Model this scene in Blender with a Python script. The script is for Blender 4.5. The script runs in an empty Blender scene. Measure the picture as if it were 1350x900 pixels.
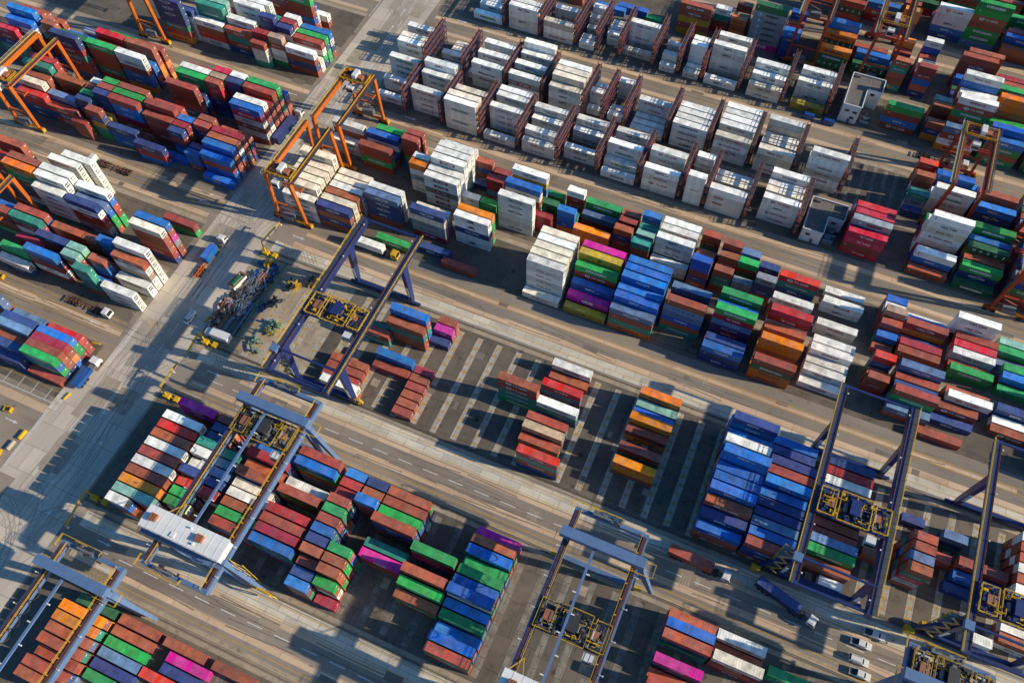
import bpy, math, random
from mathutils import Vector, Matrix
C = bpy.context.scene.collection
PI = math.pi
# ------------------------------------------------------------------ stacks of containers
BLOCK = {'B1': (-32.6, 2.88, 12), 'B2': (23.8, 2.87, 12), 'B3': (80.2, 2.88, 12), 'B4': (134.0, 2.92, 6), 'B4b': (156.9, 2.92, 6),
 'B5': (191.0, 2.92, 6), 'B5b': (214.3, 2.92, 6), 'B6': (248.9, 2.92, 6), 'B6b': (271.8, 2.92, 6), 'B7': (304.6, 2.92, 6), 'B7b': (327.5, 2.92, 6),
 'LB': (134.7, 2.92, 6), 'LB2': (157.7, 2.92, 6), 'LA': (191.8, 2.92, 6), 'LA2': (214.8, 2.92, 6), 'LZ': (248.7, 2.92, 6), 'LZ2': (271.6, 2.92, 6),
 'LC': (77.8, 2.92, 6), 'LC2': (100.8, 2.92, 6), 'LD': (48.8, 2.52, 6)}
BLOCKS = list(BLOCK)
COLOURS = ['r', 'm', 'R', 'o', 'b', 'n', 's', 'g', 'd', 't', 'T', 'w', 'c', 'y', 'p', 'k', 'e', 'x']
# one tuple per stack: block number, row, west end, size, tiers, colour numbers from the top tier down
STACKS = [
(0,4,-127,4,3,0),(0,5,-127,4,3,0),(0,6,-127,4,2,0),(0,6,-113.7,4,1,7),(0,7,-127,4,3,0),(0,7,-113.7,4,1,5),(0,8,-127,4,3,0),(0,8,-113.7,4,1,6),(0,8,-101,4,1,2),(0,9,-127,4,3,3),
(0,9,-113.7,4,1,7),(0,9,-96.8,4,1,5),(0,10,-127,4,3,3),(0,10,-113.7,4,1,0),(0,10,-96.8,4,1,14),(0,11,-127,4,1,8),(0,11,-113.7,4,1,0),(0,11,-99.7,4,1,0),(0,11,-85.1,4,1,0),
(1,0,-130.8,2,5,11),(1,0,-76.4,2,4,4,0,9,2),(1,0,-69.8,2,1,1),(1,0,-37.4,4,3,0),(1,1,-130.8,4,5,10,5),(1,1,-76.4,2,4,5),(1,1,-69.8,2,4,7,0,11),(1,1,-37.4,4,3,4),(1,2,-130.8,4,5,3,0,0),
(1,2,-117.6,2,4,7),(1,2,-103.2,4,4,0),(1,2,-90,4,5,4,9),(1,2,-76.4,2,4,0),(1,2,-69.8,2,5,0,0,0,7),(1,2,-37.4,4,2,4),(1,3,-130.8,4,5,0,0,0),(1,3,-117.6,2,4,7),(1,3,-103.2,4,4,7),
(1,3,-90,4,5,1),(1,3,-76.4,2,5,0),(1,3,-69.8,2,5,0,7,7,0),(1,3,-50.2,4,3,0,7),(1,3,-37.4,4,3,7),(1,4,-130.8,4,5,11,11,11),(1,4,-117.6,2,4,2),(1,4,-111,2,4,1),(1,4,-103.2,4,4,0),
(1,4,-90,4,5,0),(1,4,-76.4,2,5,5),(1,4,-69.8,2,5,7,0,4,0,7),(1,4,-50.2,4,4,7,7),(1,4,-37.4,4,3,4),(1,5,-130.8,4,5,0,0,0),(1,5,-117.6,2,5,5),(1,5,-111,2,4,5),(1,5,-103.2,4,4,11),
(1,5,-90,4,5,1),(1,5,-76.4,2,5,4,9),(1,5,-63.4,4,3,14,0),(1,5,-50.2,4,5,0,0),(1,5,-37.4,4,5,4),(1,5,15.7,4,3,0,0),(1,6,-130.8,4,5,11,11,6),(1,6,-117.6,2,4,11),(1,6,-111,2,4,6),
(1,6,-103.2,4,4,12),(1,6,-76.4,2,5,0,0),(1,6,-63.4,4,3,9),(1,6,-37.4,4,4,4),(1,6,15.7,4,1,0),(1,7,-130.8,4,5,0,0,0),(1,7,-117.6,2,5,11),(1,7,-111,2,4,6),(1,7,-103.2,4,5,0),
(1,7,-90,4,5,0,7),(1,7,-76.4,2,5,7,9),(1,7,-50.2,4,5,7,1,14),(1,7,-37.4,4,4,7),(1,7,15.7,4,3,14,5),(1,8,-130.8,4,5,2,2),(1,8,-117.6,2,5,9),(1,8,-111,2,4,9),(1,8,-103.2,4,4,0),
(1,8,-90,4,4,11),(1,8,-76.4,2,5,0,9),(1,8,-63.4,4,5,0,5,5),(1,8,-37.4,4,3,7),(1,9,-130.8,4,5,11,11,5),(1,9,-117.6,2,4,5),(1,9,-103.2,4,5,1,5),(1,9,-76.4,2,4,1),(1,9,-69.8,2,5,4,0,0),
(1,9,-63.4,4,4,7),(1,9,-37.4,4,4,4),(1,9,15.7,4,4,0,5,7),(1,9,28.4,4,4,12,1,0),(1,10,-117.6,2,4,5),(1,10,-103.2,4,4,4),(1,10,-90,4,5,4,7),(1,10,-76.4,2,4,1),(1,10,-69.8,2,4,0),
(1,10,-63.4,4,4,0,4,9),(1,10,-37.4,4,4,0),(1,10,15.7,4,4,4,0,0),(1,10,28.4,4,2,0,5),(1,10,42.5,4,2,7),(1,11,-130.8,4,4,14,14,0),(1,11,-117.6,2,4,0),(1,11,-90,4,5,0),(1,11,-76.4,2,4,4),
(1,11,-69.8,2,4,5),(1,11,-63.4,4,4,0,7,0),(1,11,-37.4,4,3,14),(1,11,15.7,4,3,0),(1,11,28.4,4,3,11,5,5),(2,0,-100.1,4,2,11),(2,0,-76.5,2,1,0),(2,0,-36.6,4,4,2,9,0,5),(2,0,15,4,3,4,0,0),
(2,0,28,4,4,0,5,5),(2,0,49.4,2,1,11),(2,0,86,2,2,11,11),(2,1,-101.9,4,1,0),(2,1,-76.5,2,1,0),(2,1,15,4,4,5,4,4),(2,1,28,4,4,4,4,4),(2,1,43.7,4,2,0,0),(2,1,93.2,4,2,0,11),(2,2,-101.9,4,1,0),
(2,2,-76.5,2,1,0),(2,2,-38.5,4,2,0,7),(2,2,15,4,5,0,5,5),(2,2,28,4,4,6,4,4),(2,2,43.7,4,3,7,0,0),(2,2,93.2,4,2,11,0),(2,3,-101.9,4,1,0),(2,3,-76.5,2,1,0),(2,3,-38.5,4,3,17,0),
(2,3,-11.3,4,3,3,3,0),(2,3,15,4,6,4,4,5),(2,3,28,4,4,5,4,4),(2,3,43.7,4,3,6,5,5),(2,3,66.6,2,5,0,9,2,16,0),(2,4,-89,4,1,0),(2,4,-76.5,2,1,0),(2,4,-38.5,4,3,0,9),(2,4,15,4,6,4,4,4),
(2,4,28,4,4,5,4,4),(2,4,43.7,4,2,0,5),(2,4,57.6,2,2,0,0),(2,4,66.6,2,5,6,0,0,9,0),(2,4,79.4,4,1,5),(2,4,93.2,4,4,6,11,0,0),(2,5,-89,4,2,4,9),(2,5,-76.5,2,1,1),(2,5,-11.3,4,2,0,8),
(2,5,15,4,6,4,4,4),(2,5,28,4,4,4,5,5),(2,5,43.7,4,2,0,0),(2,5,66.6,2,5,0,0,6,5,0),(2,5,80.3,4,2,4,5),(2,5,93.2,4,4,11,11,0,0),(2,6,-49.8,4,5,0,0,9,9),(2,6,-37.53,4,3,11,9),
(2,6,15,4,8,4,4,4),(2,6,28,4,5,4,5,5),(2,6,43.7,4,3,0,0,5),(2,6,66.6,2,5,0,5,9,0,0),(2,6,73.4,2,2,0,0),(2,6,80.3,4,3,0,0,0),(2,6,93.2,4,4,0,0,11,0),(2,7,-100.1,4,2,0),(2,7,-11.3,4,2,0,3),
(2,7,28,4,5,0,5,5),(2,7,43.7,4,3,0,0,0),(2,7,93.2,4,4,11,0,0,0),(2,8,-101.9,4,1,9),(2,8,-89,4,4,0,9,0,0),(2,8,-38.5,4,3,2,6,0),(2,8,-11.3,4,3,3,3),(2,8,15,4,6,11,4,4),(2,8,28,4,5,5,4,4),
(2,8,43.7,4,3,5,0,0),(2,8,75.6,2,3,6,5,9),(2,8,93.2,4,4,0,11,0,0),(2,9,-89,4,5,4,0,9,4),(2,9,-76.5,2,1,5),(2,9,-11.3,4,2,4),(2,9,15,4,5,4,4,4),(2,9,43.7,4,3,11,0,0),(2,9,66.2,2,1,5),
(2,9,93.2,4,4,0,0,11,0),(2,10,-76.5,2,2,14,0),(2,10,-38.5,4,1,0),(2,10,-11.3,4,2,10),(2,10,15,4,7,5,4,4),(2,10,28,4,3,5,4,4),(2,10,43.7,4,3,1,0,0),(2,10,93.2,4,4,11,11,0,0),
(2,11,-76.5,2,2,0,0),(2,11,-38.5,4,2,11),(2,11,-11.3,4,3,3),(2,11,15,4,4,4,4,4),(2,11,28,4,3,4,4,4),(2,11,43.7,4,3,5,5,5),(3,0,-144.5,4,4,11,11,11,11,11),(3,0,-131.3,4,4,5,0,5,0),
(3,0,-86.6,4,1,0),(3,0,-57.6,4,1,12),(3,0,-43.7,5,1,13),(3,0,-28.9,5,4,6,0,9,3),(3,0,0.5,4,3,4,5,5),(3,0,15.6,4,4,0,8,3,3),(3,0,65.6,4,1,0,0),(3,0,98.6,4,2,7,1),(3,1,-144.5,4,5,12,12,12,12,12,12),
(3,1,-131.3,4,4,12,12,12,12),(3,1,-97.5,4,1,5),(3,1,-57.6,4,6,11,11,11,11,11,11),(3,1,-43.7,5,2,14,1),(3,1,-28.9,5,5,4,4,4),(3,1,0.5,4,3,5,5,5),(3,1,15.6,4,1,3,3),(3,1,30.4,4,1,11,11,11),
(3,1,55.2,4,2,6,0),(3,1,98.6,4,2,5,0),(3,2,-144.5,4,5,12,12,12,12,12,12),(3,2,-131.3,4,4,0,0,0,0),(3,2,-57.6,4,6,12,12,12,12,12,12),(3,2,-43.7,5,3,4,4,4),(3,2,-28.9,5,5,4,4,4),
(3,2,-14,4,6,0,6,6,4,0,9),(3,2,0.5,4,1,1),(3,2,15.6,4,5,3,3,0),(3,2,30.4,4,2,11,11),(3,2,55.2,4,4,0,7,6,0,0),(3,2,67.7,4,1,5,5,5),(3,2,98.6,4,1,5),(3,3,-144.5,4,5,12,12,12,12,12,12),
(3,3,-131.3,4,4,11,11,11,11),(3,3,-117.7,4,5,6,5,5,5,0),(3,3,-101,4,5,5,12,15,15),(3,3,-57.6,4,6,12,12,12,12,12,12),(3,3,-43.7,5,5,7,0),(3,3,-28.9,5,6,4,4,4),(3,3,-14,4,4,0,7,7,0),
(3,3,0.5,4,6,7,1,6,5,5),(3,3,15.6,4,2,3,3),(3,3,30.4,4,2,11,11),(3,3,47.8,2,3,0,0,2),(3,3,55.2,4,3,5,1,0),(3,3,67.7,4,2,0,0),(3,3,84.6,4,1,0,0,0),(3,3,98.6,4,1,0),(3,4,-144.5,4,5,12,12,12,12,12,12),
(3,4,-131.3,4,4,12,12,12,12),(3,4,-117.7,4,5,11,11,11,11,11),(3,4,-101,4,4,12,15,14,14),(3,4,-86.6,4,5,11,11,5,11,11),(3,4,-57.6,4,6,11,11,11,11,11,11),(3,4,-43.7,5,6,13,13),
(3,4,-28.9,5,6,4,4,4),(3,4,-14,4,3,1,5,4),(3,4,0.5,4,5,4,4),(3,4,15.6,4,4,0,0),(3,4,30.4,4,3,11,11),(3,4,47.8,2,2,0,0),(3,4,55.2,4,3,0,0,0),(3,4,70,4,3,11,5,5),(3,4,84.6,4,1,11,6,0,7),
(3,4,98.6,4,1,5),(3,5,-144.5,4,6,12,12,12,12,12,12),(3,5,-131.3,4,4,12,12,12,12),(3,5,-86.6,4,5,3,7,7,0,7),(3,5,-57.6,4,6,12,12,12,12,12,12),(3,5,-43.7,5,6,14,14),(3,5,-28.9,5,6,4,4,4),
(3,5,-14,4,4,6,5),(3,5,0.5,4,6,7,7),(3,5,15.6,4,6,1,1),(3,5,30.4,4,3,11,11,15),(3,5,47.8,2,4,2,6,5),(3,5,55.2,4,4,6,5,5),(3,5,70,4,2,0,1),(3,5,84.6,4,2,5,5),(3,5,98.6,4,2,7,5),
(4,0,-103,4,5,11,11,15,11,11),(4,0,-76,4,6,11,11,11,11,11,11,11),(4,0,-11.1,2,6,4,4,0,5,0),(4,0,15.2,4,4,11,0,0),(4,0,30.4,4,2,11,11,11,12),(4,0,47.8,2,1,0,0),(4,0,54.8,4,2,0,0),
(4,0,70,4,2,7,7),(4,0,84.6,4,1,7,7),(4,0,98.6,4,4,0,7,7,0),(4,1,-110,2,5,3,11,15,11,11),(4,1,-103,4,5,11,11,11,11,11),(4,1,-90.73,2,2,11,11),(4,1,-84.3,2,2,7,7),(4,1,-64.6,2,3,1,1,1),
(4,1,-50.8,4,3,3,3,0),(4,1,-31.2,2,4,9,0,0,5),(4,1,-24.2,4,2,11,11),(4,1,-11.1,2,4,5,7,5,1),(4,1,-4,2,4,0,9,9,0),(4,1,2.3,2,3,15),(4,1,8.8,2,5,15,5,5,0),(4,1,15.2,4,1,6),(4,1,47.8,2,2,4,7),
(4,1,54.8,4,2,1,1),(4,1,70,4,1,0,0,0),(4,1,84.6,4,2,4,1),(4,1,98.6,4,2,0,4),(4,2,-131.5,4,4,0,0,7,0,7),(4,2,-110,2,5,11,11,11,11,11,11),(4,2,-103,4,6,11,11,11,11,11),(4,2,-76,4,6,4,12),
(4,2,-57.6,2,4,4,4,4),(4,2,-50.8,4,1,5),(4,2,-38.1,2,4,0,5,0,0),(4,2,-31.2,2,2,4,1),(4,2,-24.2,4,5,11,11,11),(4,2,-11.1,2,3,1,4,7),(4,2,-4,2,2,0,4),(4,2,2.3,2,1,1),(4,2,8.8,2,3,4,7,0),
(4,2,47.8,2,3,0,0,0,0),(4,2,54.8,4,1,5,5),(4,2,70,4,2,11,11,11),(4,2,84.6,4,2,7,4),(4,2,98.6,4,3,5,4,0),(4,3,-145,4,2,11,11,0,5,0),(4,3,-131.5,4,2,5,0),(4,3,-110,2,3,0,5,1),
(4,3,-103,4,6,11,11,11,11,11),(4,3,-84.3,2,4,1,1,6,0),(4,3,-64.6,2,3,8,8),(4,3,-57.6,2,2,7,1),(4,3,-38.1,2,2,0,0),(4,3,-31.2,2,3,10,9),(4,3,-24.2,4,2,2,11),(4,3,-11.1,2,3,0,0),
(4,3,-4,2,4,0,0),(4,3,2.3,2,4,7,0,7),(4,3,8.8,2,2,0,7),(4,3,15.2,4,4,2,9,5,0),(4,3,30.4,4,2,11,11),(4,3,47.8,2,4,17,0,1,0),(4,3,54.8,4,3,0,3,1),(4,3,70,4,2,2,11,15),(4,3,82.3,4,1,6,5,0),
(4,3,98.6,4,2,1,4),(4,4,-145,4,4,11,0,11,11,5,0),(4,4,-131.5,4,4,4,11,9,0),(4,4,-117.5,2,5,0,0,2,7),(4,4,-110,2,2,4,5),(4,4,-103,4,6,11,11,11,11,11,11),(4,4,-90.73,2,1,5,5),
(4,4,-84.3,2,2,5,0),(4,4,-76,4,6,11,13),(4,4,-57.6,2,1,0),(4,4,-50.8,4,2,6,0),(4,4,-38.1,2,3,0,0),(4,4,-31.2,2,3,9,0),(4,4,-24.2,4,4,11,11,11),(4,4,-11.1,2,1,0),(4,4,-4,2,5,0,5,5),
(4,4,2.3,2,2,4,0),(4,4,8.8,2,3,5),(4,4,15.2,4,2,0,0),(4,4,47.8,2,3,11,0),(4,4,54.8,4,2,4,7),(4,4,70,4,2,0,0),(4,4,82.3,4,2,7,0),(4,4,98.6,4,2,4,7),(4,5,-145,4,2,0,5),(4,5,-129.2,4,4,7,0),
(4,5,-116.93,2,5,0,0,0),(4,5,-110,2,1,0),(4,5,-103,4,5,11,11,11,11,11,11),(4,5,-90.73,2,4,0,5,0,11),(4,5,-84.3,2,3,0),(4,5,-64.6,2,2,7,7),(4,5,-57.6,2,4,11,1,0,0),(4,5,-50.8,4,3,7,7),
(4,5,-38.1,2,3,0,0),(4,5,-31.2,2,4,4),(4,5,-24.2,4,4,11,11,11),(4,5,-11.1,2,4,0,0,9),(4,5,-4,2,3,0,7,5),(4,5,2.3,2,3,6),(4,5,8.8,2,1,5),(4,5,15.2,4,1,7),(4,5,30.4,4,1,11),
(4,5,47.8,2,3,4,0,0),(4,5,54.8,4,1,11),(4,5,68,4,4,11,11,11),(4,5,82.3,4,2,10,9,5),(4,5,98.6,4,2,1,1),(5,0,-112.1,4,5,11,11,11,11),(5,0,-97.2,4,1,11),(5,0,-82.2,4,2,11),(5,0,-52.4,4,1,11),
(5,0,-37.5,4,4,11,11,11,11),(5,0,-22.6,2,5,11,11),(5,0,-14.6,4,4,11,11,11,11),(5,0,31,4,4,2,2,0,2),(5,0,52.7,4,1,0),(5,0,66.8,4,1,8,5,8,5),(5,0,81.4,4,5,0,5,7,0,0),(5,0,96,4,3,0,6,4),
(5,1,-142,4,1,11),(5,1,-127,4,4,11,11,11,11),(5,1,-112.1,4,5,12,12),(5,1,-82.2,4,3,11,11),(5,1,-67.3,4,2,11,11),(5,1,-52.4,4,2,11,11),(5,1,-22.6,2,3,11,11,11),(5,1,2.6,4,4,11,11,11,11),
(5,1,31,4,5,15,5,2,0,2),(5,1,52.7,4,3,11,4,1,0),(5,1,66.8,4,3,7,5),(5,1,81.4,4,4,6,0,5,5),(5,1,96,4,2,0,0),(5,2,-97.2,4,4,11,11,11,11),(5,2,-52.4,4,4,11,11,11),(5,2,-37.5,4,5,11,11),
(5,2,31,4,5,2,2,0,5,2),(5,2,52.7,4,2,1,5),(5,2,66.8,4,3,0,0),(5,2,81.4,4,5,5,0,0,5,0),(5,2,96,4,3,5,6,1),(5,3,-142,4,2,11,11),(5,3,-112.1,4,4,12,12),(5,3,-82.2,4,3,11,11),
(5,3,-37.5,4,4,12,12),(5,3,-14.6,4,2,12,12),(5,3,2.6,4,3,12,12),(5,3,31,4,5,2,2,0,0,5),(5,3,52.7,4,7,11,11),(5,3,66.8,4,4,8,3),(5,3,81.4,4,5,0,5,5,0,5),(5,3,96,4,3,0,0,5),
(5,4,-127,4,4,11,11,11),(5,4,-97.2,4,4,11,11),(5,4,-82.2,4,4,11,11),(5,4,-67.3,4,2,11,11),(5,4,-22.6,2,4,11,11),(5,4,-14.6,4,2,11,11),(5,4,2.6,4,3,11,11),(5,4,31,4,3,4,4,0),
(5,4,52.7,4,5,11,11,0,1,11),(5,4,66.8,4,4,4,5),(5,4,81.4,4,5,4,0,0,0,6),(5,4,96,4,3,0,7,5),(5,5,-142,4,4,11,11),(5,5,-127,4,5,11,11),(5,5,-97.2,4,4,11,11),(5,5,-67.3,4,3,11,11),
(5,5,-52.4,4,3,11,11),(5,5,-22.6,2,2,11,11),(5,5,2.6,4,4,11,11),(5,5,31,4,2,1,0),(5,5,52.7,4,4,7,1,5,0),(5,5,66.8,4,5,7,8),(5,5,81.4,4,5,5,8,1,6,5),(5,5,96,4,3,0,0,8),(6,0,-112.4,4,4,11,11,11,11),
(6,0,-97.5,4,4,11,15,11,11),(6,0,-81.5,4,4,12,11,11,11),(6,0,-50,4,1,11),(6,0,-35,4,4,11,11,11,11),(6,0,-19.8,4,4,12,11,11,11),(6,0,-4.5,4,4,12,12,11,11),(6,0,12.3,4,6,11),
(6,0,46.7,2,1,5,0,4),(6,0,81.4,4,3,0,0,5),(6,0,96,4,4,1,0,7,0),(6,1,-145,4,3,11,11,11,11),(6,1,-126.7,4,1,11,11),(6,1,-81.5,4,5,12,12),(6,1,-68,2,1,11),(6,1,-59.6,2,1,11),
(6,1,-50,4,1,11),(6,1,-35,4,4,11,11),(6,1,12.3,4,4,11,7,7,7),(6,1,46.7,2,3,9,15),(6,1,52.9,4,5,11,11),(6,1,66.8,4,4,4,5,5,5),(6,1,81.4,4,3,6,0,0),(6,1,96,4,5,4,8,1,0,7),(6,2,-145,4,3,12,12),
(6,2,-112.4,4,4,11,11,11),(6,2,-97.5,4,4,11,7),(6,2,-81.5,4,5,12,12),(6,2,-68,2,3,11,11),(6,2,-59.6,2,1,11,11),(6,2,-50,4,1,11),(6,2,-35,4,4,11,11),(6,2,-19.8,4,4,11),(6,2,46.7,2,1,9,5,4),
(6,2,52.9,4,3,11,11,11,11),(6,2,66.8,4,3,5,5,1),(6,2,81.4,4,3,0,0,4),(6,2,96,4,5,5,8,5,1,0),(6,3,-129.5,4,1,11,11),(6,3,-81.5,4,5,11,11),(6,3,-50,4,3,11,11),(6,3,-35,4,4,11,11),
(6,3,-19.8,4,4,11),(6,3,-4.5,4,2,11,11),(6,3,46.7,2,4,0,0),(6,3,52.9,4,2,4,0),(6,3,66.8,4,4,0,0),(6,3,81.4,4,3,8,5,7),(6,3,96,4,5,5,0,1,0,0),(6,4,-145,4,3,11,11,11),(6,4,-126.7,4,1,12,12),
(6,4,-112.4,4,4,11,11),(6,4,-97.5,4,4,11,11),(6,4,-68,2,2,11,11),(6,4,-19.8,4,4,11),(6,4,-4.5,4,2,11,11),(6,4,46.7,2,3,0,0),(6,4,52.9,4,4,4,5),(6,4,66.8,4,3,5,0,0),(6,4,81.4,4,3,6,4,5),
(6,4,96,4,5,1,4,0,0,0),(6,5,-126.7,4,1,12,12),(6,5,-97.5,4,5,11,11),(6,5,-59.6,2,3,11,11,11,11),(6,5,-19.8,4,4,11),(6,5,-4.5,4,4,11),(6,5,46.7,2,4,2,2),(6,5,61.4,4,2,4,5,5),
(6,5,81.4,4,3,0,4,0),(6,5,96,4,4,0,0,8,5),(7,0,-127.8,4,1,11),(7,0,-112.5,4,4,11,11,11,11),(7,0,-97.7,4,3,12,11,11),(7,0,-82.9,2,1,11),(7,0,-50.4,2,1,11),(7,0,-41,2,1,11),
(7,0,-32.8,4,1,11),(7,0,-16.4,4,2,12,11),(7,0,0,4,1,13),(7,0,52,4,4,6,0),(7,0,66.2,4,4,4,7,0,7),(7,0,80.6,4,2,8,8),(7,0,95,4,3,6,0,4),(7,1,-112.5,4,4,11,11),(7,1,-82.9,2,1,11),
(7,1,-66.4,4,1,12),(7,1,-50.4,2,2,11,11),(7,1,-41,2,1,11),(7,1,-16.4,4,3,11,11),(7,1,32,4,4,7,0,4,0),(7,1,46.5,2,3,0,5,3),(7,1,52.64,4,3,0,0,7,11),(7,1,66,4,5,4,5,5,0),(7,1,80.6,4,3,0,0,0),
(7,1,95,4,2,5,1),(7,2,-127.8,4,1,11,11),(7,2,-73.5,2,2,11,11),(7,2,-41,2,4,11,11,11),(7,2,-32.8,4,5,11,11),(7,2,-16.4,4,4,11,11),(7,2,0,4,3,11,11,11),(7,2,32,4,2,0,4),(7,2,46.5,2,2,17,3,5,5,8),
(7,2,52.64,4,7,11,0,7,0,0),(7,2,66,4,3,7,0,5),(7,2,80.6,4,3,0,5,8),(7,2,95,4,3,0,8,8),(7,3,-127.8,4,1,11,11),(7,3,-82.9,2,1,11),(7,3,-73.5,2,2,11,11),(7,3,-66.4,4,4,11,11,11,11),
(7,3,-50.4,2,2,11,11),(7,3,-41,2,4,11,11),(7,3,-32.8,4,3,11,11,11),(7,3,0,4,4,11,11),(7,3,32,4,1,7),(7,3,46.5,2,4,0,0,3),(7,3,52.64,4,4,0,0,0),(7,3,66,4,2,4,4),(7,3,80.6,4,3,0,5,1),
(7,3,95,4,3,0,7,5),(7,4,-97.7,4,2,11,11),(7,4,-82.9,2,2,11,11),(7,4,-73.5,2,2,11,11),(7,4,46.5,2,4,10,0),(7,4,52.64,4,6,11,0,0),(7,4,66,4,3,7,0,0),(7,4,80.6,4,3,0,8,0),(7,4,95,4,2,0,0),
(7,5,-82.9,2,3,11,11),(7,5,-32.8,4,4,11,11),(7,5,52,4,8,11,4,0),(7,5,66,4,6,3,3,0),(7,5,80.6,4,3,1,5,0),(7,5,95,4,2,0,0),(8,0,-96.2,2,1,0,0),(8,0,-84.7,4,1,4,9),(8,0,-63.6,2,1,7,7,5,7),
(8,0,-51,4,5,0,0,13,0,13),(8,0,-11,2,5,4,5,5,5,5),(8,0,2.5,4,4,3,8,8,8),(8,0,29.2,2,5,0,9,0,0,9,0),(8,0,38.2,2,5,0,0,4,0,5),(8,0,52.2,4,2,5,5),(8,0,66.4,4,3,0,0,8),(8,0,80.6,4,3,0,0,0),
(8,0,95,4,3,1,1,8),(8,1,-76.2,4,1,4,1),(8,1,-51,4,3,0,5,5),(8,1,-23.7,4,7,8,15,15,15,15,15,14),(8,1,-11,2,3,5,0,5),(8,1,2.5,4,2,0,0),(8,1,16.3,4,2,8,8),(8,1,29.2,2,3,4,4,0),
(8,1,38.2,2,3,0,5,5),(8,1,52.2,4,2,8,5),(8,1,66.4,4,4,7,5,0,5),(8,1,80.6,4,2,5,7),(8,1,95,4,4,0,0,4,1),(8,2,-51,4,2,0,0),(8,2,-38.4,2,4,11,9,0,1),(8,2,-31.7,2,3,3,0,3),(8,2,-23.7,4,5,1,0,0,0,1),
(8,2,-11,2,2,0,0),(8,2,2.5,4,1,0),(8,2,16.3,4,3,4,4),(8,2,29.2,2,2,4,7),(8,2,38.2,2,2,5,0),(8,2,52.2,4,3,4,1,0),(8,2,66.4,4,2,5,4),(8,2,80.6,4,4,6,8,4,6),(8,2,95,4,4,0,0,5,5),
(8,3,-51,4,1,1),(8,3,-38.4,2,2,4,5),(8,3,-31.7,2,1,1),(8,3,-23.7,4,4,7,1,7,0),(8,3,-11,2,3,2,1),(8,3,2.5,4,4,3,8,8,8),(8,3,14.9,4,3,0,0),(8,3,29.2,2,1,5),(8,3,38.2,2,3,12,0),
(8,3,52.2,4,2,5,5),(8,3,66.4,4,3,0,5,5),(8,3,80.6,4,2,0,4),(8,3,95,4,5,5,0,7,0,6),(8,4,-38.4,2,1,0),(8,4,-31.7,2,2,17,0),(8,4,-23.7,4,3,0,5,5),(8,4,-11,2,3,0,0),(8,4,2.5,4,5,4,4,4,4),
(8,4,14.9,4,1,0),(8,4,29.2,2,3,0,0),(8,4,38.2,2,3,0,0),(8,4,51.7,4,5,0,0,0,0,0),(8,4,66.4,4,3,1,5,4),(8,4,80.6,4,2,5,6),(8,4,95,4,5,4,6,0,5,0),(8,5,-31.7,2,3,0,0),(8,5,-23.7,4,2,7,0),
(8,5,-11,2,4,4,4),(8,5,2.5,4,4,0,0,0,0),(8,5,29.2,2,4,3,3,0),(8,5,38.2,2,5,11,4),(8,5,53.5,4,5,0,0,0),(8,5,66.4,4,2,0,8),(8,5,80.6,4,3,5,4,4),(8,5,95,4,5,0,0,0,7,0),(9,0,2,4,3,0,8,0),
(9,0,28.4,2,4,3,3,0,6),(9,0,66.2,4,2,0,0),(9,0,80.4,4,6,1,0,8,0,8,0),(9,0,94.6,4,2,7,7),(9,1,2,4,4,0,6,4,0),(9,1,14.7,4,3,4,0,1),(9,1,28.4,2,2,0,0),(9,1,39.6,4,5,11,11,11,4,5),
(9,1,51.87,4,7,7,7,0,0,7,7),(9,1,66.2,4,3,4,8,0),(9,1,80.4,4,6,5,0,0,0,1,0),(9,1,94.6,4,4,7,0,0,0),(9,2,2,4,2,5,0),(9,2,14.7,4,1,0),(9,2,28.4,2,1,7),(9,2,39.6,4,3,0,0,0),(9,2,66.6,4,3,0,7,0),
(9,2,80.4,4,5,7,0,4,5,5),(9,2,94.6,4,3,1,0,0),(9,3,2,4,2,0,6),(9,3,39.6,4,2,1,7),(9,3,66.6,4,1,1),(9,3,80.4,4,6,4,5,8,4,0,4),(9,3,94.6,4,4,5,1,8,5),(9,4,2,4,3,5,0,5),(9,4,28.4,2,2,0,0),
(9,4,39.6,4,1,4),(9,4,66.2,4,1,0),(9,4,80.4,4,6,1,4,0,4,0,0),(9,4,94.6,4,3,0,0,0),(9,5,2,4,2,0,0),(9,5,28.4,4,2,8,1),(9,5,66.6,4,3,7,7),(9,5,80.4,4,6,6,7,0,6,4,0),(9,5,94.6,4,3,1,5,0),
(10,0,-12,4,4,4,1,0,0),(10,0,2,4,3,0,0,0),(10,0,16,4,5,0,0,5,5,4),(10,0,30,4,3,5,6,0),(10,0,44,4,6,4,8,5,6,0,7),(10,0,58,4,3,0,0,6),(10,0,72,4,4,5,0,7,4),(10,0,86,4,3,8,1,0),
(10,0,100,4,4,5,5,5,5),(10,1,-12,4,4,1,5,7,0),(10,1,2,4,2,5,0),(10,1,16,4,5,7,0,1,6,0),(10,1,30,4,5,8,0,6,7,8),(10,1,44,4,5,5,0,0,0,0),(10,1,58,4,2,0,0),(10,1,72,4,4,5,8,0,5),
(10,1,86,4,4,6,7,0,0),(10,1,100,4,5,0,0,0,0,5),(10,2,-12,4,4,7,0,1,7),(10,2,2,4,2,5,0),(10,2,16,4,5,4,0,8,5,0),(10,2,30,4,4,0,5,6,0),(10,2,44,4,6,8,0,4,5,0,5),(10,2,58,4,3,1,0,4),
(10,2,72,4,4,8,6,5,6),(10,2,86,4,3,6,0,0),(10,2,100,4,5,0,1,4,1,7),(10,3,-12,4,5,6,8,0,7,0),(10,3,2,4,3,0,0,0),(10,3,16,4,5,0,6,4,0,7),(10,3,30,4,4,6,6,6,0),(10,3,44,4,5,4,0,0,0,7),
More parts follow.
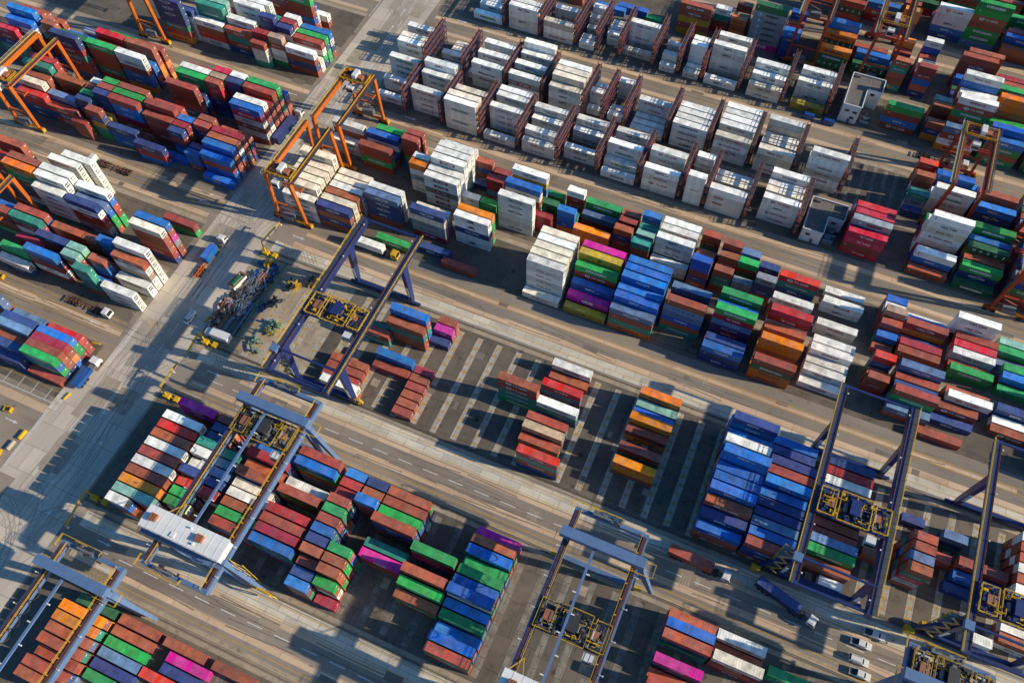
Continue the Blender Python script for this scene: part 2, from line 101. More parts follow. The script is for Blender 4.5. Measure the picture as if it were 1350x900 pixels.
(10,3,58,4,3,0,0,0),(10,3,72,4,4,0,0,1,6),(10,3,86,4,3,0,0,0),(10,3,100,4,5,0,0,4,0,1),(10,4,-12,4,4,0,7,1,1),(10,4,2,4,2,5,5),(10,4,16,4,6,5,0,8,5,6,5),(10,4,30,4,4,5,6,7,0),
(10,4,44,4,6,5,1,8,5,5,4),(10,4,58,4,3,4,1,8),(10,4,72,4,3,0,6,1),(10,4,86,4,2,5,0),(10,4,100,4,5,4,7,7,0,8),(10,5,-12,4,3,1,5,1),(10,5,2,4,2,5,7),(10,5,16,4,5,5,6,6,6,6),
(10,5,30,4,3,8,0,5),(10,5,44,4,5,8,0,5,7,0),(10,5,58,4,4,0,0,0,1),(10,5,72,4,4,0,8,6,7),(10,5,86,4,3,8,0,7),(10,5,100,4,5,1,6,7,5,0),(13,0,-235.1,4,7,5,5,5,5),(13,0,-193.7,2,4,0,11,11,9),
(13,1,-227,2,5,5,11,11,11),(13,1,-220.4,4,4,11,0,2,11),(13,1,-207,4,4,0,9,0,5),(13,1,-193.7,2,5,1,9,11,11),(13,1,-187,2,5,17,0,11,11),(13,1,-180.2,4,4,11,0,5,0),(13,2,-227,2,4,11,11,11,11),
(13,2,-220.4,4,6,9,9,9,9),(13,2,-207,4,5,11,11,11,11),(13,2,-193.7,2,3,5,0,5),(13,2,-187,2,3,0,11,11,11),(13,2,-180.2,4,2,11,11,5),(13,3,-227,2,2,4,0),(13,3,-220.4,4,6,10,11,11,11),
(13,3,-207,4,3,0,0,7),(13,3,-193.7,2,6,5,5,5),(13,3,-187,2,5,5,11,11,11),(13,3,-180.2,4,4,0,11,7,5),(13,4,-227,2,1,0),(13,4,-220.4,4,4,1,5,0,0),(13,4,-207,4,6,11,11,11,11),
(13,4,-193.7,2,5,9,9,9,9),(13,4,-187,2,5,1,11,11,11),(13,4,-180.2,4,4,7,5,7,7),(13,5,-220.4,4,3,1,5,5),(13,5,-204.9,4,6,11,11,11,11),(13,5,-187,2,5,11,11,11,11),(13,5,-180.2,4,4,4,11,5,0),
(14,0,-204.5,4,4,0,0,5,5),(14,0,-192.23,4,7,0,7,0,0),(14,1,-193.5,4,4,4,11,11,0),(14,2,-190.5,4,2,11),(11,0,-233.3,2,3,1,0,0),(11,0,-206.3,4,3,5,1,4,4),(11,0,-179.5,4,1,4),
(11,1,-258.5,4,4,2,1,5,5),(11,1,-246.23,4,3,0,5,0,0),(11,1,-233.3,2,1,7),(11,1,-226.6,2,5,0,5,13,9),(11,1,-219.8,4,3,5,4,4),(11,1,-206.3,4,1,4),(11,1,-193.7,2,1,4,4),(11,1,-187,2,3,4,4,0,11),
(11,1,-179.5,4,4,4,0,4,4),(11,2,-260,4,5,12,0),(11,2,-247,4,4,6,5,5,5),(11,2,-233.3,2,5,5,5),(11,2,-226.6,2,3,13,4,0),(11,2,-219.8,4,1,0),(11,2,-193.7,2,5,5,0,5,4),(11,2,-187,2,3,5,0,5),
(11,2,-179.5,4,5,4,0,0,0),(11,3,-274,4,2,4,4,5),(11,3,-260,4,5,0,0,0,0),(11,3,-247,4,2,0,0),(11,3,-233.3,2,5,7,7),(11,3,-226.6,2,6,5,5),(11,3,-219.8,4,6,0,4,4,1),(11,3,-206.3,4,5,0,0,0,0),
(11,3,-193.7,2,5,1,0,0,0),(11,3,-187,2,1,0),(11,3,-179.5,4,5,0,11,4,0,0),(11,4,-260,4,6,9,9,9),(11,4,-247,4,5,0,0,0,0),(11,4,-233.3,2,5,0,0),(11,4,-226.6,2,6,0,0),(11,4,-219.8,4,6,7,0,0,0),
(11,4,-206.3,4,6,0,0,0,0),(11,4,-193.7,2,5,4,4,4,4),(11,4,-187,2,5,0,5,0,0),(11,4,-179.5,4,5,1,0,0,5,0),(11,5,-260,4,6,1,0,0,0),(11,5,-247,4,3,0,0,7),(11,5,-233.3,2,5,11,7),
(11,5,-226.6,2,6,7,7),(11,5,-219.8,4,6,0,0,0,0),(11,5,-206.3,4,5,0,0,0,0),(11,5,-193.7,2,3,5,0,0),(11,5,-187,2,5,0,0,0,0),(11,5,-179.5,4,4,0,5,0,5),(12,0,-285,4,6,2,1,5),(12,0,-205.5,4,6,0,0,0,0),
(12,0,-178.8,4,6,4,2,11,0,11,0),(12,1,-278,4,7,4,11,5),(12,1,-258,4,7,5,5),(12,1,-205.5,4,4,5,4,5,0),(12,1,-178.8,4,6,11,1,0,11,11),(12,2,-278,4,8,4,4,11,11),(12,2,-264,2,7,0,0),
(12,2,-257.86,4,6,8,8),(12,2,-245.2,4,6,7,0,0,0),(12,2,-232,4,6,11,11,0,4),(12,2,-205.5,4,6,7,7),(12,2,-192.8,2,6,0,2,0,5,5),(12,2,-178.8,4,5,1,0,0,0,0),(12,3,-278,4,7,0,4,0),
(12,3,-258,4,5,4,1,5,0),(12,3,-245.2,4,5,0,0,0,0),(12,3,-232,4,4,4,4,0),(12,3,-205.5,4,6,11,11,0),(12,3,-192.8,2,6,17,0,2,5,5),(12,3,-186,2,6,5,5,0),(12,3,-178.8,4,6,0,0,0,0,0,0),
(12,4,-279.7,4,6,0,0),(12,4,-258,4,3,0,1,4),(12,4,-245.2,4,6,2,0,0,0),(12,4,-232,4,6,0,0,0,3),(12,4,-205.5,4,5,0,0,0),(12,4,-192.8,2,6,2,1,0,0),(12,4,-186,2,6,11,11,0),(12,4,-178.8,4,6,7,7,0,9,0,0),
(12,5,-278,4,4,0,0,1,0),(12,5,-258,4,2,4,4),(12,5,-243.3,4,5,7,7),(12,5,-231.03,4,5,0,0,3,0,3),(12,5,-205.5,4,3,5,7,5),(12,5,-192.8,2,4,5,1,4,7),(12,5,-186,2,4,1,1,1,7),(12,5,-178.8,4,4,4,0,0,0,7),
(17,0,-219.5,4,2,11,5,5),(17,1,-219.5,4,3,7,7,0,0),(17,1,-206.3,4,5,4,5,1,11),(17,1,-187,2,5,9,9,9,9),(17,1,-178.9,4,3,11,11,11),(17,2,-193.7,2,5,10,0,11,5),(17,2,-187,2,1,4,2),
(17,3,-219.5,4,2,1,0,0,0),(17,3,-206.3,4,5,5,0,0,0),(17,3,-193.7,2,5,10,7,0,0),(17,3,-187,2,4,0,4,4,0),(17,3,-178.9,4,2,11,11),(17,4,-232.5,4,5,0,0,0,0),(17,4,-219.5,4,5,9,1,11,11),
(17,4,-187,2,1,0,4),(17,4,-178.9,4,5,0,11,17,11,11),(17,5,-232.5,4,4,4,2,5,5),(17,5,-219.5,4,5,0,4,4,4),(17,5,-206.3,4,4,0,0,0,0),(17,5,-193.7,2,4,0,0,0),(17,5,-187,2,5,4,4,4,4),
(17,5,-178.9,4,6,11,11,11,11,11,11),(18,0,-217.6,4,6,11,11,11,11,11),(18,0,-204.4,4,6,5,11,1,0,15,5),(18,0,-179.2,4,6,12,0,0,0,1,5),(18,1,-231,4,7,3,7,7,0),(18,1,-217.6,4,7,11,11,11,11,11),
(18,1,-204.4,4,5,6,4,7,7,0),(18,1,-179.2,4,6,4,0,14,15,0,0),(18,2,-244,4,6,1,0,0,0),(18,2,-231,4,7,0,5,0,0),(18,2,-217.6,4,7,11,11,11,11,11),(18,2,-204.4,4,6,11,4,0,0,7,7),
(18,4,-244,4,6,0,0,0,0),(18,4,-220.9,4,6,11,11,11,11,11,11),(18,4,-179.2,4,2,0,7),(18,5,-217.4,4,6,11,11,11,11,11,11),(19,0,-211.5,4,1,0,0,0),(19,0,-198,4,2,5,5),(19,0,-184.5,4,1,0),
(19,1,-211.5,4,1,7,7,0),(19,1,-198,4,3,5,4,4),(19,1,-184.5,4,4,7,4,7,5),(19,2,-211.5,4,1,2,2,0),(19,2,-198,4,3,0,0),(19,2,-184.5,4,4,0,0,0,5),(19,3,-211.5,4,1,0,0,0),(19,3,-198,4,4,6,5),
(19,3,-184.5,4,4,1,0,3,4),(19,4,-211.5,4,1,1,0,0),(19,4,-198,4,4,5,5),(19,4,-184.5,4,4,4,7,7),(19,5,-211.5,4,5,6,6),(19,5,-198,4,3,6,5),(19,5,-184.5,4,3,2,0,0),
]
# containers that show largest in the picture: these get their own objects
INDIV = {
0, 3, 6, 9, 12, 13, 16, 18, 21, 22, 23, 26, 27, 28, 29, 30, 31, 42, 45, 58, 61, 70, 74, 88, 90, 99, 103, 118, 121, 124,
137, 141, 156, 160, 163, 177, 181, 191, 194, 199, 207, 220, 229, 232, 237, 251, 256, 266, 271, 275, 278, 292, 296, 305, 310, 313, 322, 336, 340, 344,
348, 360, 373, 377, 381, 387, 389, 397, 410, 414, 417, 420, 423, 426, 430, 433, 438, 442, 446, 450, 452, 454, 456, 458, 463, 467, 472, 474, 477, 480,
486, 490, 493, 498, 500, 503, 509, 522, 527, 530, 532, 538, 542, 549, 555, 560, 563, 571, 576, 586, 593, 595, 597, 602, 610, 614, 617, 620, 626, 631,
634, 641, 654, 664, 665, 667, 674, 677, 686, 688, 695, 698, 701, 705, 709, 710, 711, 712, 716, 719, 723, 726, 735, 736, 742, 744, 749, 753, 754, 773,
776, 781, 788, 793, 795, 799, 810, 815, 826, 831, 841, 849, 857, 859, 879, 890, 896, 910, 914, 919, 922, 927, 948, 954, 960, 964, 970, 976, 983, 989,
993, 998, 1010, 1014, 1017, 1019, 1021, 1043, 1050, 1071, 1078, 1087, 1093, 1110, 1128, 1177, 1181, 1187, 1190, 1195, 1199, 1219, 1226, 1234, 1256, 1292, 1318, 1323, 1331, 1336,
1337, 1339, 1340, 1349, 1353, 1357, 1358, 1377, 1380, 1382, 1387, 1391, 1396, 1399, 1408, 1412, 1416, 1445, 1462, 1469, 1485, 1489, 1493, 1528, 1537, 1540, 1545, 1555, 1572, 1576,
1581, 1585, 1589, 1593, 1611, 1630, 1635, 1672, 1697, 1716, 1751, 1779, 1808, 1810, 1811, 1815, 1833, 1836, 1846, 1863, 1868, 1872, 1879, 1912, 1964, 1996, 2025, 2037, 2074, 2105,
2137, 2149, 2227, 2232, 2705, 2735, 2760, 2810, 2886, 3005, 3086, 3091, 3101, 3126, 3133, 3139, 3166, 3172, 3178, 3184, 3190, 3197, 3235, 3247, 3253, 3264, 3269, 3277, 3282, 3286,
}
LEN = {'4': 12.19, '2': 6.06, '5': 13.716}
TIER = 2.74
BH = 2.70
FILL = {'w': 'wwwc', 'c': 'wwwc'}
CONT = []          # dicts: x (west end), y (south side), z (base), L, col, top flag, south neighbour ...
def parse_stacks():
    rng = random.Random(11)
    for t in STACKS:
            b = BLOCKS[t[0]]; row = t[1]; x = float(t[2]); L = LEN[str(t[3])]; n = t[4]; cols = [COLOURS[q] for q in t[5:]]
            y0, p, R = BLOCK[b]
            jx = rng.uniform(-.07, .07)
            for k in range(n):
                c = cols[k] if k < len(cols) else (rng.choice('wwwc') if cols[-1] in ('w', 'c') and b in ('B5', 'B5b', 'B6') else rng.choice('rrrrnbgtmwos'))
                CONT.append(dict(b=b, row=row, x=x + jx + rng.uniform(-.05, .05), y=y0 + row * p + rng.uniform(-.04, .04), z=(n - 1 - k) * TIER, L=L,
                                 col=c, k=k, n=n, sz=str(t[3]), bx=x, i=len(CONT)))
parse_stacks()
#--END-DATA
# ------------------------------------------------------------------ mesh helper
class MB:
    def __init__(s): s.v = []; s.f = []; s.m = []; s.c = []
    def quad(s, pts, m=0, c=None):
        i = len(s.v); s.v += [tuple(p) for p in pts]; s.f.append(tuple(range(i, i + len(pts)))); s.m.append(m); s.c.append(c)
    def box(s, x0, x1, y0, y1, z0, z1, m=0, c=None):
        i = len(s.v)
        s.v += [(x0,y0,z0),(x1,y0,z0),(x1,y1,z0),(x0,y1,z0),(x0,y0,z1),(x1,y0,z1),(x1,y1,z1),(x0,y1,z1)]
        for f in ((0,3,2,1),(4,5,6,7),(0,1,5,4),(1,2,6,5),(2,3,7,6),(3,0,4,7)):
            s.f.append(tuple(i + q for q in f)); s.m.append(m); s.c.append(c)
    def cbox(s, cx, cy, cz, sx, sy, sz, m=0, c=None): s.box(cx-sx/2, cx+sx/2, cy-sy/2, cy+sy/2, cz-sz/2, cz+sz/2, m, c)
    def taper(s, p, q, a, b, m=0, up=None):
        """bar from p to q with section a=(w,h) at p and b at q"""
        p = Vector(p); q = Vector(q); d = (q - p).normalized()
        u = Vector(up) if up else (Vector((1, 0, 0)) if abs(d.x) < .9 else Vector((0, 1, 0)))
        w = (u - d * u.dot(d)).normalized(); h = d.cross(w)
        i = len(s.v)
        for P, S in ((p, a), (q, b)):
            for sw, sh in ((-1,-1),(1,-1),(1,1),(-1,1)):
                s.v.append(tuple(P + w * sw * S[0] / 2 + h * sh * S[1] / 2))
        for f in ((0,1,2,3),(7,6,5,4),(4,5,1,0),(5,6,2,1),(6,7,3,2),(7,4,0,3)):
            s.f.append(tuple(i + k for k in f)); s.m.append(m); s.c.append(None)
    def bar(s, p, q, w, h=None, m=0): s.taper(p, q, (w, h or w), (w, h or w), m)
    def tube(s, p, q, r, n=10, m=0, r2=None, cap=True):
        p = Vector(p); q = Vector(q); d = (q - p).normalized()
        u = Vector((0, 0, 1)) if abs(d.z) < .9 else Vector((1, 0, 0))
        w = (u - d * u.dot(d)).normalized(); h = d.cross(w); i = len(s.v); r2 = r if r2 is None else r2
        for P, R in ((p, r), (q, r2)):
            for k in range(n):
                a = 2 * PI * k / n; s.v.append(tuple(P + w * math.cos(a) * R + h * math.sin(a) * R))
        for k in range(n):
            s.f.append((i + k, i + (k + 1) % n, i + n + (k + 1) % n, i + n + k)); s.m.append(m); s.c.append(None)
        if cap:
            s.f.append(tuple(i + k for k in range(n))[::-1]); s.m.append(m); s.c.append(None)
            s.f.append(tuple(i + n + k for k in range(n))); s.m.append(m); s.c.append(None)
    def ring(s, c, R, r, axis='x', n=20, m=0):
        c = Vector(c)
        ax = {'x': (Vector((0,1,0)), Vector((0,0,1))), 'y': (Vector((1,0,0)), Vector((0,0,1))), 'z': (Vector((1,0,0)), Vector((0,1,0)))}[axis]
        for k in range(n):
            a = 2*PI*k/n; b = 2*PI*(k+1)/n
            s.bar(c + ax[0]*R*math.cos(a) + ax[1]*R*math.sin(a), c + ax[0]*R*math.cos(b) + ax[1]*R*math.sin(b), r, r, m)
    def rail(s, pts, h=1.1, w=.09, step=2.2, m=0):
        for a, b in zip(pts, pts[1:]):
            a = Vector(a); b = Vector(b); n = max(1, round((b - a).length / step)); z = Vector((0, 0, 1))
            for k in range(n + 1):
                q = a + (b - a) * k / n; s.bar(q, q + z * h, w * .8, None, m)
            s.bar(a + z * h, b + z * h, w, None, m); s.bar(a + z * h * .5, b + z * h * .5, w * .7, None, m)
    def prism(s, prof, x0, x1, m=0, axis='x'):
        """side profile [(a,z)] (counter-clockwise) swept along x (a = y) or along y (a = x)"""
        n = len(prof); i = len(s.v)
        for X in (x0, x1):
            for a, z in prof: s.v.append((X, a, z) if axis == 'x' else (a, X, z))
        for k in range(n):
            s.f.append((i + k, i + (k + 1) % n, i + n + (k + 1) % n, i + n + k)); s.m.append(m); s.c.append(None)
        s.f.append(tuple(i + k for k in range(n))[::-1]); s.m.append(m); s.c.append(None)
        s.f.append(tuple(i + n + k for k in range(n))); s.m.append(m); s.c.append(None)
    def mesh(s, name, mats, bevel=0):
        me = bpy.data.meshes.new(name); me.from_pydata(s.v, [], s.f)
        for m in mats: me.materials.append(m)
        me.polygons.foreach_set('material_index', s.m)
        if any(c is not None for c in s.c):
            at = me.attributes.new('paint', 'FLOAT_COLOR', 'FACE')
            buf = []
            for c in s.c: buf += list(c or (0, 0, 0)) + ([1.0] if c is None or len(c) == 3 else [])
            at.data.foreach_set('color', buf)
        me.validate(); me.update(); return me
    def build(s, name, mats, parent=None, loc=(0, 0, 0), rz=0, fix=True):
        me = s.mesh(name, mats if isinstance(mats, (list, tuple)) else [mats])
        if fix:
            import bmesh
            bm = bmesh.new(); bm.from_mesh(me); bmesh.ops.recalc_face_normals(bm, faces=bm.faces); bm.to_mesh(me); bm.free()
        o = bpy.data.objects.new(name, me); C.objects.link(o); o.location = loc; o.rotation_euler = (0, 0, rz)
        if parent: o.parent = parent
        return o
def tag(o, label=None, cat=None, group=None, kind=None):
    if label: o['label'] = label
    if cat: o['category'] = cat
    if group: o['group'] = group
    if kind: o['kind'] = kind
    return o
def empty(name, loc=(0, 0, 0), rz=0, label=None, cat=None, group=None):
    o = bpy.data.objects.new(name, None); C.objects.link(o); o.location = loc; o.rotation_euler = (0, 0, rz); o.empty_display_size = .5
    return tag(o, label, cat, group)
# ------------------------------------------------------------------ materials
class N:
    """small node-tree helper"""
    def __init__(s, name):
        s.mat = bpy.data.materials.new(name); s.mat.use_nodes = True; s.t = s.mat.node_tree; s.t.nodes.clear()
        s.out = s.n('ShaderNodeOutputMaterial'); s.b = s.n('ShaderNodeBsdfPrincipled'); s.l(s.b.outputs[0], s.out.inputs[0])
    def n(s, typ, **kw):
        q = s.t.nodes.new(typ)
        for k, v in kw.items(): setattr(q, k, v)
        return q
    def l(s, a, b): s.t.links.new(a, b)
    def put(s, sock, v):
        if hasattr(v, 'is_output') or isinstance(v, bpy.types.NodeSocket): s.l(v, sock)
        else: sock.default_value = v
    def math(s, op, a, b=0.0, clamp=False):
        q = s.n('ShaderNodeMath', operation=op, use_clamp=clamp); s.put(q.inputs[0], a); s.put(q.inputs[1], b); return q.outputs[0]
    def mix(s, fac, a, b, mode='MIX'):
        q = s.n('ShaderNodeMix', data_type='RGBA', blend_type=mode); s.put(q.inputs[0], fac)
        s.put(q.inputs[6], a if not isinstance(a, tuple) else (*a[:3], 1)); s.put(q.inputs[7], b if not isinstance(b, tuple) else (*b[:3], 1)); return q.outputs[2]
    def noise(s, vec, scale, detail=3, rough=.55):
        q = s.n('ShaderNodeTexNoise'); s.l(vec, q.inputs['Vector']); q.inputs['Scale'].default_value = scale; q.inputs['Detail'].default_value = detail
        q.inputs['Roughness'].default_value = rough; return q.outputs[0]
    def ramp(s, v, lo, hi):
        q = s.n('ShaderNodeMapRange'); q.clamp = True; s.l(v, q.inputs[0]); q.inputs[1].default_value = lo; q.inputs[2].default_value = hi; return q.outputs[0]
    def scalev(s, vec, sc, off=None):
        q = s.n('ShaderNodeMapping'); s.l(vec, q.inputs[0]); q.inputs[3].default_value = sc
        if off is not None: s.l(off, q.inputs[1])
        return q.outputs[0]
    def bump(s, h, strength, dist=.05):
        q = s.n('ShaderNodeBump'); q.inputs[0].default_value = strength; q.inputs[1].default_value = dist; s.l(h, q.inputs['Height']); s.l(q.outputs[0], s.b.inputs['Normal'])
def paint(name, col, rough=.5, metal=0, wear=.35, rust=0.0, scale=.6, top=1.12):
    """weathered paint on steel: soft tonal drift, grime, optional rust"""
    m = N(name); tc = m.n('ShaderNodeTexCoord').outputs['Object']; geo = m.n('ShaderNodeNewGeometry')
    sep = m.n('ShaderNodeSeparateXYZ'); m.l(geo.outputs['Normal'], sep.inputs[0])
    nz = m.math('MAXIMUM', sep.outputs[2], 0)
    n1 = m.noise(tc, scale, 4); n2 = m.noise(m.scalev(tc, (2, 2, .3)), scale * 3, 3)
    c = m.mix(m.ramp(n1, .3, .75), tuple(q * (1 - wear * .5) for q in col), tuple(min(1, q * (1 + wear * .25)) for q in col))
    c = m.mix(m.math('MULTIPLY', m.ramp(n2, .55, .8), wear), c, tuple(q * .35 + .03 for q in col))
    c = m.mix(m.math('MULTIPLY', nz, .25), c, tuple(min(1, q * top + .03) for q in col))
    if rust: c = m.mix(m.math('MULTIPLY', m.ramp(m.noise(tc, scale * 4, 5), .58, .72), rust), c, (.16, .06, .025))
    m.l(c, m.b.inputs['Base Color']); m.b.inputs['Roughness'].default_value = rough; m.b.inputs['Metallic'].default_value = metal
    m.bump(m.noise(tc, 3, 3), .12, .02)
    return m.mat
def container_mat(name, source):
    m = N(name); tc = m.n('ShaderNodeTexCoord').outputs['Object']
    if source == 'object':
        oi = m.n('ShaderNodeObjectInfo'); base = oi.outputs['Color']; rnd = oi.outputs['Random']
        cmb = m.n('ShaderNodeCombineXYZ'); m.l(m.math('MULTIPLY', rnd, 400.0), cmb.inputs[0]); m.l(m.math('MULTIPLY', rnd, 171.0), cmb.inputs[1]); off = cmb.outputs[0]
    else:
        at = m.n('ShaderNodeAttribute', attribute_name='paint'); base = at.outputs['Color']; rnd = at.outputs['Alpha']
        cmb = m.n('ShaderNodeCombineXYZ'); m.l(m.math('MULTIPLY', rnd, 40.0), cmb.inputs[2]); off = cmb.outputs[0]
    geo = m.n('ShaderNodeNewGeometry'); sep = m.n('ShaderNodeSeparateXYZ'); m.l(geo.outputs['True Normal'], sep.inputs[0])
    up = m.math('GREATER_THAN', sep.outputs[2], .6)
    hsv = m.n('ShaderNodeHueSaturation'); m.l(base, hsv.inputs['Color'])
    m.l(m.math('ADD', m.math('MULTIPLY', rnd, .024), .488), hsv.inputs['Hue'])
    m.l(m.math('ADD', m.math('MULTIPLY', m.math('FRACT', m.math('MULTIPLY', rnd, 7.31)), .4), .78), hsv.inputs['Value'])
    side = hsv.outputs[0]
    # faded roof; upward faces also painted brighter to stand in for sunlight
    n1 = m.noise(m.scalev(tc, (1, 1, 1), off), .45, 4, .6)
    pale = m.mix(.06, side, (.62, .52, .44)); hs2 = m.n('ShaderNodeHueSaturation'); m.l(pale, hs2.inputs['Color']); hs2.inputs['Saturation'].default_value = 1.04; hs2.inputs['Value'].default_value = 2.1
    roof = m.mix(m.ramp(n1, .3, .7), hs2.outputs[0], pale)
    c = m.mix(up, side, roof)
    # uneven fading from panel to panel
    sp_ = m.n('ShaderNodeSeparateXYZ'); m.l(m.scalev(tc, (1, 1, 1), off), sp_.inputs[0]); wn = m.n('ShaderNodeTexWhiteNoise', noise_dimensions='1D')
    m.l(m.math('FLOOR', m.math('MULTIPLY', sp_.outputs[0], .82)), wn.inputs['W'])
    hv = m.n('ShaderNodeHueSaturation'); m.l(c, hv.inputs['Color']); m.l(m.math('ADD', m.math('MULTIPLY', wn.outputs[0], .2), .9), hv.inputs['Value']); m.l(m.math('ADD', m.math('MULTIPLY', wn.outputs[0], .12), .92), hv.inputs['Saturation']); c = hv.outputs[0]
    # grime and rust, stronger on some boxes
    n2 = m.noise(m.scalev(tc, (1.6, 1.6, .35), off), .8, 5, .62)
    amt = m.math('FRACT', m.math('MULTIPLY', rnd, 13.7))
    c = m.mix(m.math('MULTIPLY', m.ramp(n2, .56, .78), m.math('ADD', m.math('MULTIPLY', amt, .6), .12)), c, m.mix(.55, c, (.06, .036, .022)))
    n3 = m.noise(m.scalev(tc, (.8, .8, .8), off), 1.5, 5, .75)
    c = m.mix(m.math('MULTIPLY', m.math('MULTIPLY', m.ramp(n3, .57, .69), m.math('POWER', amt, 1.7)), m.math('ADD', m.math('MULTIPLY', up, .6), .2)), c, m.mix(.7, c, (.22, .10, .045)))
    # corrugation: bump, plus groove shade painted into the colour
    w = m.n('ShaderNodeTexWave', wave_type='BANDS', bands_direction='X', wave_profile='SIN'); m.l(tc, w.inputs['Vector']); w.inputs['Scale'].default_value = 1.12
    c = m.mix(m.math('MULTIPLY', m.ramp(w.outputs['Fac'], .35, 0), .16), c, (.02, .015, .012))
    m.l(c, m.b.inputs['Base Color']); m.b.inputs['Roughness'].default_value = .48
    m.bump(w.outputs['Fac'], .35, .05)
    return m.mat
def lettering_mat(name, col):
    m = N(name); tc = m.n('ShaderNodeTexCoord').outputs['Object']
    c = m.mix(m.math('MULTIPLY', m.ramp(m.noise(tc, 1.5, 4), .5, .75), .35), col, tuple(q * .6 + .05 for q in col))
    m.l(c, m.b.inputs['Base Color']); m.b.inputs['Roughness'].default_value = .5; return m.mat
def ground_mat(name, a, b, scale=.05, stain=.35, stain_col=(.05, .04, .035), rough=.9, slab=None, streak=(1, 1, 1), spots=0.0):
    """asphalt / concrete: broad tone patches, oil stains, fine grain, optional slab joints"""
    m = N(name); tc = m.n('ShaderNodeTexCoord').outputs['Object']
    n1 = m.noise(tc, scale, 5, .6); n2 = m.noise(m.scalev(tc, streak), scale * 5, 5, .65); n3 = m.noise(tc, 2.5, 4, .7)
    c = m.mix(m.ramp(n1, .3, .7), a, b)
    c = m.mix(m.math('MULTIPLY', m.ramp(n2, .5, .74), stain), c, stain_col)
    c = m.mix(m.math('MULTIPLY', m.ramp(n3, .35, .7), .22), c, tuple(q * .6 for q in a))
    if spots:
        v = m.n('ShaderNodeTexVoronoi'); m.l(tc, v.inputs['Vector']); v.inputs['Scale'].default_value = .28
        c = m.mix(m.math('MULTIPLY', m.ramp(v.outputs['Distance'], .24, .06), m.math('MULTIPLY', m.ramp(n2, .4, .6), spots)), c, (.03, .025, .022))
    if slab:
        br = m.n('ShaderNodeTexBrick'); m.l(tc, br.inputs['Vector']); br.inputs['Scale'].default_value = 1; br.inputs['Brick Width'].default_value = slab[0]; br.inputs['Row Height'].default_value = slab[1]
        br.inputs['Mortar Size'].default_value = .09; br.inputs['Color1'].default_value = (1, 1, 1, 1); br.inputs['Color2'].default_value = (.76, .76, .78, 1); br.inputs['Mortar'].default_value = (.45, .43, .42, 1)
        c = m.mix(.8, c, br.outputs[0], 'MULTIPLY')
    m.l(c, m.b.inputs['Base Color']); m.b.inputs['Roughness'].default_value = rough
    m.bump(n3, .25, .03); return m.mat
def line_mat(name, col, worn=.5):
    m = N(name); tc = m.n('ShaderNodeTexCoord').outputs['Object']
    c = m.mix(m.math('MULTIPLY', m.ramp(m.noise(tc, .9, 5, .7), .42, .68), worn), col, (.17, .14, .11))
    m.l(c, m.b.inputs['Base Color']); m.b.inputs['Roughness'].default_value = .8; return m.mat
def plain(name, col, rough=.4, metal=0.0):
    m = N(name); tc = m.n('ShaderNodeTexCoord').outputs['Object']
    m.l(m.mix(m.ramp(m.noise(tc, 1.7, 3), .35, .7), tuple(q * .85 for q in col), col), m.b.inputs['Base Color'])
    m.b.inputs['Roughness'].default_value = rough; m.b.inputs['Metallic'].default_value = metal; return m.mat
PAL = {'r': (.37, .075, .038), 'm': (.38, .018, .035), 'R': (.62, .018, .028), 'o': (.78, .20, .006), 'b': (.006, .15, .52), 'n': (.014, .050, .20), 's': (.11, .21, .38),
 'g': (.010, .34, .075), 'd': (.010, .13, .05), 't': (.014, .26, .19), 'T': (.22, .45, .37), 'w': (.88, .85, .76), 'c': (.80, .70, .54), 'y': (.50, .33, .025), 'p': (.66, .012, .30),
 'k': (.27, .30, .33), 'e': (.48, .52, .55), 'x': (.46, .31, .20)}
CNAME = {'r': 'rust-red', 'm': 'crimson', 'R': 'bright red', 'o': 'orange', 'b': 'blue', 'n': 'navy', 's': 'steel-blue', 'g': 'green', 'd': 'dark green', 't': 'teal', 'T': 'pale teal',
 'w': 'white', 'c': 'cream', 'y': 'yellow', 'p': 'magenta', 'k': 'grey', 'e': 'pale grey', 'x': 'tan'}
M = {}
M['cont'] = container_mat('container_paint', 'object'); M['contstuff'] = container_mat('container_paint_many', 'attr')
for k, c in dict(white=(.80, .80, .78), navy=(.02, .03, .11), green=(.01, .27, .08), red=(.50, .02, .02), black=(.03, .03, .035), maroon=(.26, .03, .05), lblue=(.12, .42, .66), orange=(.6, .2, .02)).items():
    M['t_' + k] = lettering_mat('lettering_' + k, c)
TCOL = dict(white=(.80, .80, .78), navy=(.02, .03, .11), green=(.01, .27, .08), red=(.50, .02, .02), black=(.03, .03, .035), maroon=(.26, .03, .05), lblue=(.12, .42, .66), orange=(.6, .2, .02))
M['orange'] = paint('orange_crane_paint', (.58, .135, .012), .45, 0, .4, .25)
M['orangered'] = paint('red_crane_paint', (.42, .045, .014), .45, 0, .4, .25)
M['blue'] = paint('navy_crane_paint', (.013, .034, .155), .42, 0, .4, .1)
M['steelblue'] = paint('steel_blue_crane_paint', (.115, .20, .37), .45, 0, .35, .12)
M['yellow'] = paint('safety_yellow_paint', (.74, .43, .008), .5, 0, .4, .2)
M['rustrail'] = paint('rusty_crane_rail', (.16, .062, .040), .7, .2, .5, .5)
M['white'] = paint('white_paint', (.76, .76, .74), .45, 0, .18, .04)
M['houseroof'] = paint('dirty_white_roof', (.84, .83, .80), .6, 0, .22, .06, .35)
M['grey'] = paint('grey_steel', (.20, .21, .22), .5, .2, .5, .15)
M['dark'] = paint('dark_machinery', (.045, .047, .05), .55, .2, .4, .15)
M['deck'] = paint('walkway_grating', (.055, .062, .085), .7, .2, .4, .2)
M['tyre'] = plain('tyre_rubber', (.02, .02, .021), .85)
M['glass'] = plain('dark_window_glass', (.015, .02, .025), .08)
M['brown'] = paint('brown_machine_cover', (.36, .13, .06), .55, 0, .4, .2)
